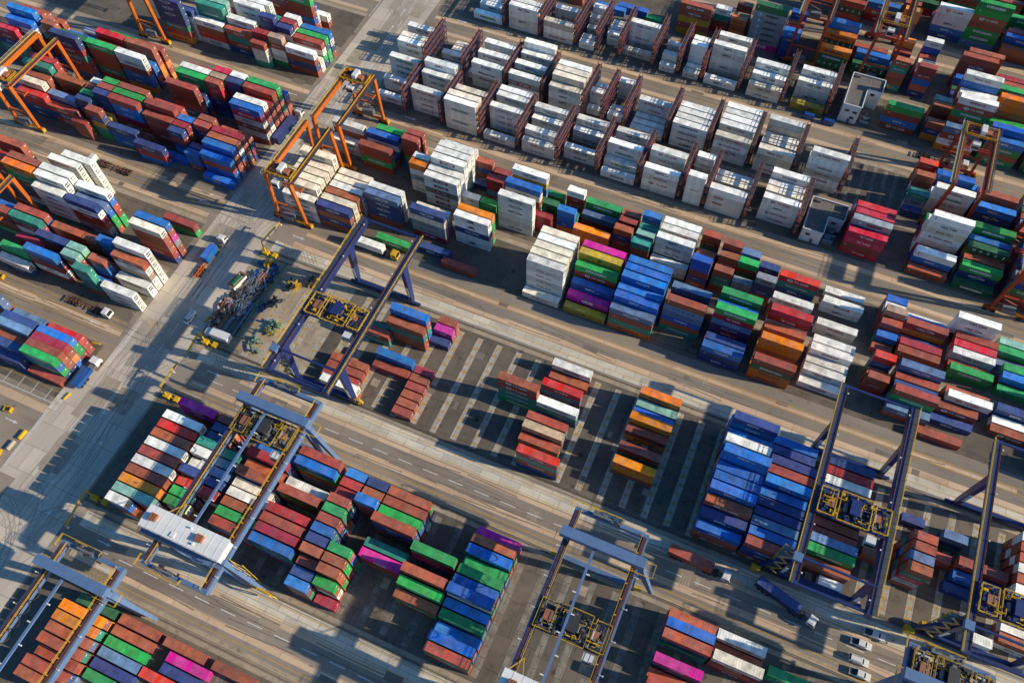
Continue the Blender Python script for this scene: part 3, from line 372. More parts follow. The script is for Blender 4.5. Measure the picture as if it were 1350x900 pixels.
M['lamp'] = plain('lamp_glass', (.85, .85, .82), .2)
M['greenp'] = paint('green_paint', (.02, .20, .09), .5, 0, .35, .15)
M['seafoam'] = paint('seafoam_paint', (.17, .30, .22), .5, 0, .35, .2)
M['redp'] = paint('red_paint', (.50, .03, .02), .5, 0, .35, .1)
M['bluep'] = paint('bright_blue_paint', (.012, .10, .36), .4, 0, .3, .06)
M['vanblue'] = plain('blue_car_paint', (.01, .09, .38), .25)
M['carwhite'] = plain('white_car_paint', (.82, .82, .80), .25)
M['roofgrey'] = ground_mat('roof_felt', (.15, .135, .12), (.22, .195, .17), .2, .3)
M['wall'] = paint('white_render_wall', (.74, .75, .76), .8, 0, .15, 0)
M['unitgrey'] = paint('cooling_unit_grey', (.11, .115, .12), .5, 0, .3, .1)
M['galv'] = paint('galvanised_steel', (.32, .34, .36), .4, .5, .3, .1)
M['scrap'] = paint('scrap_steel', (.13, .12, .12), .6, .3, .5, .6)
M['conc'] = ground_mat('concrete_block', (.40, .36, .30), (.50, .45, .38), .4, .2)
# ------------------------------------------------------------------ setting: ground, roads, markings
G = {}
G['yard'] = ground_mat('yard_asphalt', (.28,.22,.165), (.42,.335,.255), .035, .5, (.05, .042, .038), .92, None, (.3, 1, 1), .6)
G['pad'] = ground_mat('dark_pad', (.13,.104,.08), (.27,.217,.163), .05, .5, (.03, .027, .025), .9, (13.2, 9.0), (1, 1, 1), .7)
G['road'] = ground_mat('asphalt_road', (.26,.21,.165), (.40,.325,.255), .03, .45, (.07, .06, .052), .92, None, (.12, 1, 1), .35)
G['tan'] = ground_mat('tan_concrete', (.68,.47,.30), (.88,.63,.42), .06, .35, (.14, .105, .08), .9, (11, 3.3), (.15, 1, 1))
G['pale'] = ground_mat('pale_concrete', (.72,.63,.50), (.88,.79,.64), .08, .4, (.19, .16, .125), .9, (6, 2.6), (.3, 1, 1), .2)
G['main'] = ground_mat('main_road_concrete', (.62,.52,.41), (.82,.69,.55), .03, .42, (.165, .14, .115), .9, (24, 7.5), (1, .12, 1), .15)
G['strip'] = ground_mat('bearing_strip_concrete', (0.504, 0.444, 0.360), (0.672, 0.600, 0.492), .5, .8, (.16, .13, .10), .9, (2, 2.9))
G['dirt'] = ground_mat('stained_concrete', (.35,.275,.195), (.58,.455,.325), .12, .5, (.07, .057, .047), .92, None, (1, 1, 1), .4)
G['patch'] = ground_mat('patched_asphalt', (.19, .155, .125), (.28, .23, .185), .1, .3)
G['lpatch'] = ground_mat('patched_concrete', (.38, .30, .22), (.48, .385, .285), .1, .3)
G['yl'] = line_mat('yellow_line_paint', (.72, .38, .015), .45); G['cm'] = line_mat('cell_mark_yellow', (.66, .36, .04), .75); G['dull'] = ground_mat('worn_bearing_strip', (.20, .17, .14), (.42, .37, .30), .35, .75, (.08, .06, .045), .9, (2, 2.9), (1, 1, 1), .4); G['_'] = line_mat('yellow_line_paint', (.62, .33, .018), .55); G['wl'] = line_mat('white_line_paint', (.78, .77, .74), .35); G['rl'] = line_mat('faded_marks', (.42, .24, .06), .7)
G['rail'] = paint('crane_rail_steel', (.10, .09, .085), .5, .5, .4, .4)
ZL = {'yard': 0, 'pad': .004, 'road': .008, 'main': .012, 'tan': .016, 'pale': .020, 'dirt': .010, 'strip': .024, 'dull': .024, 'patch': .026, 'lpatch': .028}
SH = {}
def sheet(name, mk, x0, x1, y0, y1, dz=0.0):
    """collect rectangles per (name, material); each set becomes one flat sheet"""
    m = SH.setdefault((name, mk), MB()); z = ZL.get(mk, .034) + dz
    m.quad([(x0, y0, z), (x1, y0, z), (x1, y1, z), (x0, y1, z)])
def strip_ab(name, mk, a, b, w, dz=0.0):
    m = SH.setdefault((name, mk), MB()); z = ZL.get(mk, .034) + dz
    a = Vector((a[0], a[1], 0)); b = Vector((b[0], b[1], 0)); d = (b - a).normalized(); n = Vector((-d.y, d.x, 0)) * w / 2
    m.quad([(p.x, p.y, z) for p in (a - n, b - n, b + n, a + n)])
rg = random.Random(5)
XW, XE = -420, 420
sheet('ground', 'yard', -2500, 2500, -2500, 2500)
WR, ER = -166.4, -145.0           # main road west / east edge
sheet('main_road', 'main', WR, ER, -200, 700)
sheet('main_road', 'main', -172.5, WR, 20, 57.5)
EX0 = -144.2
# rail-gantry blocks (right of the main road)
for y0, nm in ((-32.6, 'B1'), (23.8, 'B2'), (80.2, 'B3')):
    sheet('yard_pad', 'pad', -146 if nm == 'B3' else EX0, XE, y0 - 1.2, y0 + 35.2)
    sheet('stained_apron', 'dirt', EX0, XE, y0 + 35.2, y0 + 38.6); sheet('stained_apron', 'dirt', EX0, XE, y0 - 4.2, y0 - 1.2)
# lower road and middle road: asphalt lanes between concrete edges
for (a, b, c, d) in ((4.6, 8.4, 16.6, 20.6), (61.0, 64.9, 72.6, 77.2)):
    sheet('road', 'road', EX0 - 1, XE, a, d)
    sheet('concrete_edge', 'tan', EX0 + 6, XE, b - .1, b + 1.75); sheet('concrete_edge', 'pale', EX0 + 3, XE, d - 4.4, d); sheet('concrete_edge', 'tan', EX0 + 20, XE, d - 5.9, d - 4.5)
    for y in (a + .5, b - 1.4, d - 3.9, d - .9): sheet('road_marking', 'yl', EX0 + 5, XE, y - .09, y + .09)
    sheet('road_marking', 'yl', EX0 + 32, XE, a + .15, a + .38)
    mid = 12.65 if a < 10 else 68.62
    x = -133.0
    while x < 160:
        if x < -126 and a > 10: pass
        sheet('road_marking', 'wl', x, x + 4.6, mid - .11, mid + .11); x += 8.2 if a < 10 else 8.05
# upper road (between navy gantries and orange cranes)
sheet('road', 'road', EX0 - 1, XE, 118.0, 133.2); sheet('concrete_edge', 'pale', EX0 + 2, XE, 117.6, 122.0); sheet('concrete_edge', 'tan', EX0 + 8, XE, 122.2, 124.0)
sheet('concrete_edge', 'tan', EX0 + 10, XE, 127.6, 128.9)
for y in (119.6, 121.8, 127.35, 129.2): sheet('road_marking', 'yl', EX0 + 5, XE, y - .09, y + .09)
# strip roads between the orange-crane blocks, both sides of the main road
for side in (0, 1):
    xa, xb = (EX0, XE) if side else (XW, -167.5)
    for yc in (183.2, 240.6, 297.6, 354.6) if side else (126.6, 183.6, 240.6, 297.6, 354.6):
        sheet('road', 'road', xa - (1 if side else 0), xb + (0 if side else 1), yc - 7.2, yc + 6.4)
        sheet('concrete_edge', 'tan', xa + 2, xb, yc + 1.9, yc + 3.9); sheet('concrete_edge', 'tan', xa, xb - 2, yc - 5.4, yc - 3.7)
        for dy in (-5.8, -1.4, 1.6, 4.3): sheet('road_marking', 'yl', xa + 2, xb - 2, yc + dy - .08, yc + dy + .08)
    for yb in ([131.8, 154.8, 189, 212.4, 246.8, 269.8, 303, 326, 360] if side else [75.8, 98.8, 132.8, 155.8, 189.8, 212.8, 246.8, 269.8, 303, 326, 360]):
        sheet('yard_pad', 'pad', xa + 1, xb - 1, yb, yb + 19.6)
        sheet('stained_apron', 'dirt', xa + 1, xb - 1, yb + 19.7, yb + 21.4)
# left lower yard
sheet('road', 'road', XW, -167.4, 66.0, 75.6); sheet('concrete_edge', 'tan', XW, -168, 70.4, 72.6)
for y in (66.6, 69.8, 73.0, 75.0): sheet('road_marking', 'yl', XW, -168.5, y - .08, y + .08)
sheet('yard_pad', 'pad', XW, -170.5, 45.2, 65.8)
for y, w in ((43.4, .2), (47.2, .1)): sheet('road_marking', 'wl' if w > .15 else 'yl', XW, -172.6, y - w / 2, y + w / 2)
for k in range(14):
    x = -175.5 - 5.2 * k; sheet('road_marking', 'wl', x - .1, x + .1, 43.6, 47.6)
sheet('concrete_edge', 'tan', XW, -171, 39.6, 42.2); sheet('concrete_edge', 'pale', -172.6, -169.8, 41.5, 48.5)
for (x, y0, y1) in ((-172.35, 22, 41.2), (-171.75, 22, 41.2), (-165.25, 61.0, 77.6), (-164.75, 61.0, 77.6), (-166.5, 175.5, 191.3), (-167.2, 233, 247)): sheet('road_marking', 'wl', x - .13, x + .13, y0, y1)
# main-road lane marks
y = -20.0
while y < 330:
    sheet('road_marking', 'wl', -153.6, -153.38, y, y + 4.6); y += 8.1
for (x, y0) in ((-156.1, 43.4), (-150.7, 35), (-150.85, 91), (-156.0, 20), (-155.1, 182), (-152.6, 205), (-155.5, 227.5), (-155.6, 238), (-150.9, 60), (-150.8, 12)):
    sheet('road_marking', 'wl', x - .13, x + .13, y0, y0 + 4.2); 
    m = SH[('road_marking', 'wl')]; m.quad([(x - .55, y0 + 3.2, .0341), (x + .55, y0 + 3.2, .0341), (x, y0 + 4.9, .0341)])
def arrow_x(x, y, d=1, L=4.6):
    sheet('road_marking', 'wl', min(x, x + d * L * .7), max(x, x + d * L * .7), y - .16, y + .16, .002)
    SH[('road_marking', 'wl')].quad([(x + d * L * .68, y - .5, .0362), (x + d * L, y, .0362), (x + d * L * .68, y + .5, .0362)][::d])
for x, y, d in ((-135.6, 71.1, 1), (-130.9, 74.6, 1), (-133.4, 14.8, 1), (-129.6, 8.9, 1), (-131.5, 18.2, 1), (-138.2, 126.0, 1), (-132.0, 120.4, 1), (-137.4, 66.0, 1),
               (-172, 126.4, -1), (-170, 130.2, -1), (-171, 183.4, -1), (-176, 71.5, -1), (-182, 34, 1), (-128.5, 189.5, 1), (-123, 243.4, 1), (-118, 246.6, 1), (-133.5, 244.8, 1)): arrow_x(x, y, d)
# hatched box markings
for (x0, x1, y0, y1) in ((-136, -124, 72.4, 76.6), (-139, -126, 118.4, 121.6), (-136, -124, 5.4, 8.2)):
    for k in range(9):
        xx = x0 + (x1 - x0) * k / 9
        strip_ab('road_marking', 'rl', (xx, y0), (xx + (y1 - y0), y1), .12); strip_ab('road_marking', 'rl', (xx + (y1 - y0), y0), (xx, y1), .12, .002)
# grids of slots near the tip of the lower road, drains and manholes
for (x, y) in ((-26.5, 68.6), (17.5, 68.2), (53.5, 68.6), (-109, 69), (6, 126)):
    for k in range(4):
        sheet('road_marking', 'lpatch', x - 1.4 + k * .75, x - .85 + k * .75, y - 1.5, y + 1.5, .004)
# bearing strips in the rail-gantry blocks, with the yellow cell marks
for y0, nm in ((80.2, 'B3'), (23.8, 'B2'), (-32.6, 'B1')):
    x = -121.5 if nm != 'B3' else -128.2
    k = 0
    while x < 200:
        hi = y0 + 34.1
        mk = 'strip' if nm == 'B3' else 'dull'
        sheet('bearing_strip', mk, x - .95, x + .95, y0 + (0 if k % 2 else -.3), hi)
        for q in range(12 if nm == 'B3' else 0):
            yy = y0 + q * 2.88 + 1.2
            for t in range(3):
                a = t * PI / 3 + .2; e_ = rg.uniform(.5, .8); strip_ab('cell_mark', 'cm', (x - e_ * math.cos(a), yy - e_ * math.sin(a)), (x + e_ * math.cos(a), yy + e_ * math.sin(a)), rg.uniform(.16, .34), .001 * t)
        x += 6.5; k += 1
# worn cross strips in the empty slots on the right
for k in range(9): sheet('bearing_strip', 'dull', 17 + 3.6 * k, 18.3 + 3.6 * k, 213, 232.0)
# scrap yard floor
sheet('scrap_yard_floor', 'dirt', -145.2, -108, 79.6, 115.0, .008)
for k in range(11):
    for x in (-131.6, -125.4):
        for t in range(3):
            a = t * PI / 3 + .2; yy = 82 + 2.9 * k; strip_ab('cell_mark', 'cm', (x - .6 * math.cos(a), yy - .6 * math.sin(a)), (x + .6 * math.cos(a), yy + .6 * math.sin(a)), .2, .001 * t)
# patches: repaired asphalt and concrete panels
for k in range(80):
    x = rg.uniform(-300, 130); y = rg.choice((12, 68, 125, 183, 240, 297)) + rg.uniform(-6, 6)
    if -168 < x < -144: continue
    w, h = rg.uniform(1.2, 6), rg.uniform(1, 2.6); sheet('road_patch', rg.choice(('patch', 'lpatch', 'patch')), x, x + w, y, y + h, .002 + .00002 * k)
for k in range(26):
    x = rg.uniform(-165.5, -150); y = rg.uniform(20, 300); w, h = rg.uniform(3, 7.5), rg.uniform(4, 14)
    sheet('road_patch', 'lpatch' if k % 3 else 'dirt', x, min(x + w, -145.5), y, y + h, (.0055 if k % 3 == 0 else 0) + .00007 * k)
for k in range(60):
    x = rg.uniform(-140, 120); y = rg.choice((24, 80)) + rg.uniform(0, 30); sheet('road_patch', rg.choice(('patch', 'dirt')), x, x + rg.uniform(1, 3), y, y + rg.uniform(1, 3), .0172 + .00003 * k)
# tyre marks: paired dark arcs along the lanes, turning at the junctions
G['tm'] = ground_mat('tyre_rubber_marks', (.17, .138, .11), (.28, .228, .18), .4, .3)
G['tmm'] = ground_mat('tyre_marks_on_concrete', (.40, .34, .275), (.56, .475, .385), .4, .3); ZL['tmm'] = .0302
def tyre(x, y, a, L, bend, mk='tm'):
    p = Vector((x, y, 0)); n = 9
    for off in (-.95, .95):
        q = p.copy(); h = a; o = Vector((-math.sin(a), math.cos(a), 0)) * off; q = q + o
        for k in range(n):
            e2 = q + Vector((math.cos(h), math.sin(h), 0)) * L / n; strip_ab('tyre_mark', mk, q, e2, .26, .0015 + .00003 * (len(SH[('tyre_mark', mk)].f) % 40) if ('tyre_mark', mk) in SH else .0015); q = e2; h += bend / n
ZL['tm'] = .0302
for k in range(75):
    yc = rg.choice((12, 13.5, 67.5, 70, 125, 124, 183, 182, 186, 240.6, 127)); tyre(rg.uniform(-138, 110), yc + rg.uniform(-2.5, 2.5), rg.gauss(0, .03), rg.uniform(8, 30), rg.gauss(0, .06))
for k in range(70): tyre(rg.uniform(-164, -148), rg.uniform(0, 260), PI / 2 + rg.gauss(0, .04), rg.uniform(10, 34), rg.gauss(0, .12), 'tmm')
for yj in (12, 68, 125, 183, 240, 71, 127):
    for k in range(4): tyre(rg.uniform(-162, -148), yj + rg.uniform(-14, 2), PI / 2 + rg.gauss(0, .1), rg.uniform(14, 24), -rg.uniform(.9, 1.5), 'tmm'); tyre(rg.uniform(-160, -150), yj - rg.uniform(2, 18), PI / 2, rg.uniform(14, 22), rg.uniform(.9, 1.5), 'tmm')
for k in range(60): tyre(rg.uniform(-330, -170), rg.choice((126.6, 183.6, 71, 240)) + rg.uniform(-3, 3), rg.gauss(0, .03), rg.uniform(8, 26), rg.gauss(0, .08))
for (nm, mk), mb in SH.items():
    tag(mb.build(nm, G[mk], fix=False), kind='structure')
# steel crane rails and drain channels
rl = MB(); ch = MB()
for y in (-36.0, 4.2, 21.0, 60.6, 78.9, 117.1):
    rl.box(EX0 + 2, XE, y - .07, y + .07, 0, .16); rl.box(EX0 + 2, XE, y - .35, y - .28, 0, .05); rl.box(EX0 + 2, XE, y + .28, y + .35, 0, .05)
for y in (5.0, 61.2, 78.0, 20.2, 117.9): ch.box(EX0 + 4, XE, y - .14, y + .14, 0, .24)
tag(rl.build('crane_rail', G['rail']), kind='structure'); tag(ch.build('kerb', M['conc']), kind='structure')
# ------------------------------------------------------------------ containers
W2 = 1.219
def body_mesh(L, H, key):
    b = MB(); h = L / 2
    for sx in (-1, 1):
        for sy in (-1, 1):
            b.cbox(sx * (h - .085), sy * (W2 - .08), H / 2, .17, .16, H)            # corner posts
            for z in (.06, H - .06): b.cbox(sx * (h - .09), sy * (W2 - .085), z, .186, .178, .125)   # castings
    for sy in (-1, 1):
        b.cbox(0, sy * (W2 - .05), .09, L - .34, .10, .16); b.cbox(0, sy * (W2 - .045), H - .06, L - .34, .09, .11)
        n = int(L / .56)                                                                # folded side wall
        x = -h + .17; st = (L - .34) / (2 * n)
        for k in range(2 * n):
            ya, yb = (W2 - .035, W2 - .07) if k % 2 == 0 else (W2 - .07, W2 - .035)
            t = st * .25
            pts = [(x, sy * ya), (x + st - t, sy * ya), (x + st, sy * yb)]
            for (p, q) in ((pts[0], pts[1]), (pts[1], pts[2])):
                b.quad([(p[0], p[1], .17), (q[0], q[1], .17), (q[0], q[1], H - .115), (p[0], p[1], H - .115)])
            x += st
    for sx in (-1, 1): b.cbox(sx * (h - .06), 0, .1, .12, 2.44 - .32, .17); b.cbox(sx * (h - .055), 0, H - .07, .11, 2.44 - .32, .12)
    b.box(-h + .1, -h + .12, -W2 + .16, W2 - .16, .18, H - .12)                          # front wall
    b.box(-h + .17, h - .17, -W2 + .1, W2 - .1, .05, .12)                                # floor
    return b
def roof_mesh(L, H):
    b = MB(); h = L / 2; b.box(-h + .12, h - .12, -W2 + .095, W2 - .095, H - .075, H - .035)
    n = int(L / .72)
    for k in range(n):
        x = -h + .3 + (L - .6) * (k + .5) / n; b.box(x - .13, x + .13, -W2 + .2, W2 - .2, H - .036, H - .016)
    return b
def door_mesh(L, H, s):
    """right-hand (s=1) or left-hand leaf at the +x end"""
    b = MB(); h = L / 2; y0, y1 = sorted((s * .012, s * (W2 - .165))); b.box(h - .10, h - .055, y0, y1, .19, H - .135)
    return b
def bars_mesh(L, H, s):
    b = MB(); h = L / 2
    for q in (.25, .78):
        y = s * q * (W2 - .1); b.tube((h - .03, y, .14), (h - .03, y, H - .09), .022, 6)
        for z in (.5, 1.1, 1.9, 2.4): b.cbox(h - .035, y, z, .05, .13, .07)
        b.cbox(h - .018, y - s * .12, 1.05, .03, .3, .05)
    return b
def unit_mesh(L, H):
    b = MB(); h = L / 2
    b.box(h - .10, h - .03, -W2 + .17, W2 - .17, .19, H - .13, 0)
    b.box(h - .03, h - .012, -.75, .05, 1.35, 2.05, 1); b.box(h - .03, h - .012, .15, .78, 1.45, 2.0, 1); b.box(h - .03, h - .012, -.8, .8, .35, .95, 2)
    b.tube((h - .03, -.35, 1.7), (h - .005, -.35, 1.7), .27, 14, 2); b.box(h - .03, h - .01, .2, .5, 1.1, 1.3, 1)
    return b
# lettering: text laid out once per word, then reused
FONT = {}
def text_geo(txt, size, bold=.012, space=1.0):
    key = (txt, size, bold, space)
    if key in FONT: return FONT[key]
    cu = bpy.data.curves.new('t', 'FONT'); cu.body = txt; cu.size = size; cu.offset = bold * size; cu.resolution_u = 2; cu.align_x = 'CENTER'; cu.align_y = 'CENTER'; cu.space_character = space
    o = bpy.data.objects.new('t', cu); C.objects.link(o); dg = bpy.context.evaluated_depsgraph_get(); me = o.evaluated_get(dg).to_mesh()
    FONT[key] = ([(v.co.x, v.co.y) for v in me.vertices], [tuple(p.vertices) for p in me.polygons])
    o.evaluated_get(dg).to_mesh_clear(); bpy.data.objects.remove(o); bpy.data.curves.remove(cu); return FONT[key]
# style: list of (kind, colour, args)
def T(s, col, size=1.0, x=0, z=0, sp=1.0, bold=.02): return ('t', col, s, size, x, z, sp, bold)
def Bx(col, x, z, w, h): return ('b', col, x, z, w, h)
def Ov(col, x, z, w, h): return ('o', col, x, z, w, h)
ST = {
 'EG': [T('EVERGREEN', 'white', 1.05, 0, 0, 1.1, .035)], 'EW': [T('EVERGREEN', 'green', 1.05, 0, 0, 1.1, .035)],
 'WH': [T('W', 'navy', .9, -2.3), T('A', 'red', .9, -1.4), T('N', 'navy', .9, -.6), T('H', 'navy', .9, .8), T('A', 'red', .9, 1.65), T('I', 'navy', .9, 2.3)],
 'CG': [T('CMA CGM', 'white', .95, 0, 0, 1.05, .02), ('a', 'white')], 'CN': [T('CMA CGM', 'navy', .95, 0, 0, 1.05, .02), ('a', 'navy')],
 'KM': [T('KMTC', 'white', 1.0, -.5, 0, 1.05, .03), T('Line', 'white', .45, 2.1, -.2)], 'KW': [T('KMTC', 'navy', 1.0, -.5, 0, 1.05, .03), T('Line', 'navy', .45, 2.1, -.2)],
 'ON': [T('ONE', 'white', 1.5, 0, .05, 1.1, .05)], 'UA': [T('U', 'white', 1.2, -3.9), T('A', 'white', 1.2, -1.8), T('S', 'white', 1.2, .4), T('C', 'white', 1.2, 2.6), Bx('white', 5.0, 0, .35, 1.5)],
 'HL': [T('Hapag-Lloyd', 'navy', .95, .7, 0, 1.0, .02), Bx('navy', -2.9, .1, .55, .9), Bx('navy', -2.3, .0, .45, .7)],
 'KL': [T('"K" LINE', 'white', .95, 0, 0, 1.1, .03)], 'KB': [Bx('maroon', 0, 0, 5.4, 1.25), T('"K" LINE', 'white', .85, 0, 0, 1.1, .03)],
 'TS': [Ov('white', -2.6, 0, 1.9, 1.25), T('TS', 'red', .8, -2.6), T('T.S. LINES', 'white', .95, .9, 0, 1.0, .02)], 'TW': [Ov('red', -2.6, 0, 1.6, 1.2), T('TS', 'white', .8, -2.6), T('T.S. LINES', 'red', .85, .9)],
 'YM': [T('YANG MING', 'red', .95, .4, 0, 1.05, .02), Bx('maroon', -3.5, 0, .8, .9), T('Y', 'white', .7, -3.5)],
 'SK': [T('SINOKOR', 'maroon', .95, 0, 0, 1.1, .03)], 'CO': [T('C', 'navy', 1.1, -3), T('O', 'navy', 1.1, -1.5), T('S', 'navy', 1.1, 0), T('C', 'navy', 1.1, 1.5), T('O', 'navy', 1.1, 3)],
 'CS': [T('CHINA SHIPPING', 'white', .8, 0, 0, 1.05, .02)], 'MA': [T('MAERSK', 'black', 1.15, .9, 0, 1.05, .03), Bx('lblue', -3.4, 0, 1.25, 1.25), T('*', 'white', 2.0, -3.4, -.45)],
 'AP': [T('APL', 'navy', 1.3, 0, -.1, 1.0, .05), Bx('red', 0, .75, 2.2, .16)], 'CV': [Bx('red', -1.9, 0, .7, .7), T('CSAV', 'navy', 1.05, .4, 0, 1.0, .03)], 'GO': [T('GOLD', 'red', 1.1, -2.4, 0, 1.0, .05)],
 'HS': [T('HAMBURG', 'navy', .8, -1.6), T('SÜD', 'navy', .8, 2.4), Bx('red', .95, 0, .6, .7)], 'IT': [T('ITALIA', 'white', 1.05, 0, 0, 1.05, .03)], 'HJ': [T('HANJIN', 'white', 1.0, 0, 0, 1.1, .02)],
 'MS': [T('m', 'black', .9, 0, .2, 1, .05), T('sc', 'black', .7, 0, -.35, 1, .05)], 'FL': [T('florens', 'white', .8, 0, 0)], 'LI': [T('LINE', 'white', .6, -3)], 'CI': [T('COSCO', 'navy', .9, 0, 0, 1.2, .03)],
 'HY': [T('HYUNDAI', 'red', .95, 0, 0, 1.05, .03)], 'OO': [T('OOCL', 'red', 1.0, -2, 0, 1.05, .03)], 'SE': [T('SEACO', 'white', .9, 0, 0, 1.1, .02)],
 'NO': [Bx('white', -4.6, .5, .5, .35)], 'N2': [Bx('white', -5.0, .2, .14, 1.1)], 'WR': [Bx('red', -5.0, .2, .2, 1.2)]}
BRAND = {'g': ['EG'] * 5 + ['NO'], 'd': ['UA', 'UA', 'EG', 'N2'], 'n': ['CG', 'KM', 'CG', 'KM', 'NO'], 'b': ['KM', 'NO', 'HJ', 'KM', 'N2'], 'r': ['N2', 'NO', 'TS', 'N2', 'CG', '', 'NO', ''], 'm': ['KL', 'NO', 'HJ', ''],
 'R': ['TS', 'NO', 'KL'], 'o': ['HL', 'HL', 'NO'], 't': ['CS', 'CS', 'NO'], 'T': ['NO', ''], 'w': ['WH', 'CN', 'EW', 'YM', 'KW', 'SK', 'WR', '', 'TW', 'HY', 'CN', 'WH'], 'c': ['WH', 'CN', '', 'WR'], 'y': ['MS'],
 'p': ['ON'], 'k': ['MA', 'CO'], 'e': ['CO'], 's': ['CG', 'CG', 'NO'], 'x': ['']}
FIX = {('B6b', -23.7, 1): 'UA MA MA MA MA MA ON', ('B4', -57.6): 'WH', ('B4b', -76.0): 'CN', ('B4b', -103.0): 'KB', ('B4', 30.4): 'SK KW SK', ('B4b', 30.4): 'SK KW SK', ('B4', -86.6, 4): 'AP AP CG  AP', ('B4', -144.5): 'EW', ('B5b', -35.0): 'HS HS HS CV',
 ('B5b', -112.4, 0): 'CV HL HL ', ('B5b', -81.5, 0): 'KW KW KW KW', ('B5', -112.1, 0): ' EW  EW', ('B5', -97.2): 'WH', ('B5', -142.0, 5): 'EW EW', ('B5b', -19.8, 0): 'YM YM CN ', ('B5b', 12.0): 'EW', ('B5', -14.6, 0): ' GO GO ', ('B6', -66.4): 'WH',
 ('B4', 15.6): 'NO NO HL HL', ('B6', 0.0): 'CN ', ('B6', -16.4): 'CN WH KW CV', ('B6', -32.8): 'KW', ('B5', -82.2): 'WH', ('B4', -28.9, 0): 'CG N2 NO HL', ('B4', -14.0, 2): 'N2 CO CO HJ N2 CS', ('B5b', -97.5, 0): 'NO KB  '}
def style_of(c):
    r = random.Random(c['i'] * 7 + 3)
    for key in ((c['b'], c['bx'], c['row']), (c['b'], c['bx'])):
        if key in FIX:
            L = FIX[key].split(' ')
            if c['col'] in 'wcsnokrepgbty': return L[c['k'] % len(L)] if len(L) > 1 or r.random() < .85 else ''
    if c['sz'] == '2' and r.random() < .4: return ''
    return r.choice(BRAND[c['col']])
def letter_parts(st, L):
    """yield (colour, [(x,z)...], faces) in the plane of the south wall, centred"""
    k = 1.0 if L > 10 else .56
    for q in ST[st]:
        if q[0] == 't':
            v, f = text_geo(q[2], q[3] * k * 1.1, q[7] + .018, q[6]); yield q[1], [(x + q[4] * k, z + q[5] * k) for x, z in v], f
        elif q[0] == 'b':
            x, z, w, h = [t * k for t in q[2:]]; yield q[1], [(x - w/2, z - h/2), (x + w/2, z - h/2), (x + w/2, z + h/2), (x - w/2, z + h/2)], [(0, 1, 2, 3)]
        elif q[0] == 'o':
            x, z, w, h = [t * k for t in q[2:]]; yield q[1], [(x + w/2*math.cos(a*PI/8), z + h/2*math.sin(a*PI/8)) for a in range(16)], [tuple(range(16))]
        elif q[0] == 'a':
            for s in (1, -1):
                v = [];
                for a in range(9):
                    t = -1 + a / 4; v += [((t * 1.1 + .4 * s) * k, s * (.62 + .22 * (1 - t * t)) * k), ((t * 1.1 + .4 * s) * k, s * (.70 + .24 * (1 - t * t)) * k)]
                yield q[1], v, [(2*a, 2*a+2, 2*a+3, 2*a+1) if s < 0 else (2*a+1, 2*a+3, 2*a+2, 2*a) for a in range(8)]
MC = {}
def cached(key, fn, mats):
    if key not in MC: MC[key] = fn().mesh(key[0], mats)
    return MC[key]
def letter_mesh(st, L):
    key = ('lettering', st, L)
    if key in MC: return MC[key]
    b = MB(); mats = []
    for j, (col, v, f) in enumerate(letter_parts(st, L)):
        if col not in mats: mats.append(col)
        i = len(b.v); y = -W2 - .004 - .003 * j
        b.v += [(x, y, BH / 2 + .05 + z) for x, z in v]
        for q in f: b.f.append(tuple(i + t for t in q)); b.m.append(mats.index(col)); b.c.append(None)
    MC[key] = b.mesh('lettering', [M['t_' + c] for c in mats]); return MC[key]
def link(name, me, parent=None, loc=(0, 0, 0), rz=0, color=None):
    o = bpy.data.objects.new(name, me); C.objects.link(o); o.location = loc; o.rotation_euler = (0, 0, rz)
    if parent: o.parent = parent
    if color: o.color = (*color, 1)
    return o
def make_container(x, y, z, L, col, st, label, group=None, rz=0, doors=1, parent=None, reefer=False, centre=False):
    """one container: walls and frame, roof, two door leaves with locking bars (or a cooling unit), lettering"""
    pc = PAL[col]; rr = random.Random(round(x * 13 + y * 7 + z * 31)); q_ = rr.uniform(.84, 1.1); pc = tuple(min(.9, c * q_) for c in pc)
    loc = (x, y, z) if centre else (x + L / 2, y + W2, z)
    o = link('container', cached(('container', L), lambda: body_mesh(L, BH, 0), [M['cont']]), parent, loc, rz, pc)
    tag(o, label, 'container', group)
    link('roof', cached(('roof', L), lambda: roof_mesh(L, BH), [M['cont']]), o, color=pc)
    s = 0 if doors == 1 else PI
    if reefer: link('cooling_unit', cached(('cooling_unit', L), lambda: unit_mesh(L, BH), [M['white'], M['unitgrey'], M['unitgrey']]), o, rz=s)
    else:
        for q in (1, -1):
            d = link('door', cached(('door', L, q), lambda: door_mesh(L, BH, q), [M['cont']]), o, rz=s, color=pc)
            link('locking_bar', cached(('locking_bar', L, q), lambda: bars_mesh(L, BH, q), [M['galv']]), d)
    if st: link('lettering', letter_mesh(st, L), o)
    return o
ORD = ['front', 'second', 'third', 'fourth', 'fifth', 'sixth', 'seventh', 'eighth', 'ninth', 'tenth', 'eleventh', 'twelfth', 'thirteenth', 'fourteenth', 'fifteenth', 'sixteenth', 'seventeenth', 'eighteenth', 'nineteenth', 'twentieth'] + ['twenty-' + t for t in ('first', 'second', 'third', 'fourth', 'fifth', 'sixth', 'seventh', 'eighth', 'ninth')] + ['thirtieth'] + ['thirty-' + t for t in ('first', 'second', 'third', 'fourth', 'fifth', 'sixth', 'seventh', 'eighth', 'ninth')]
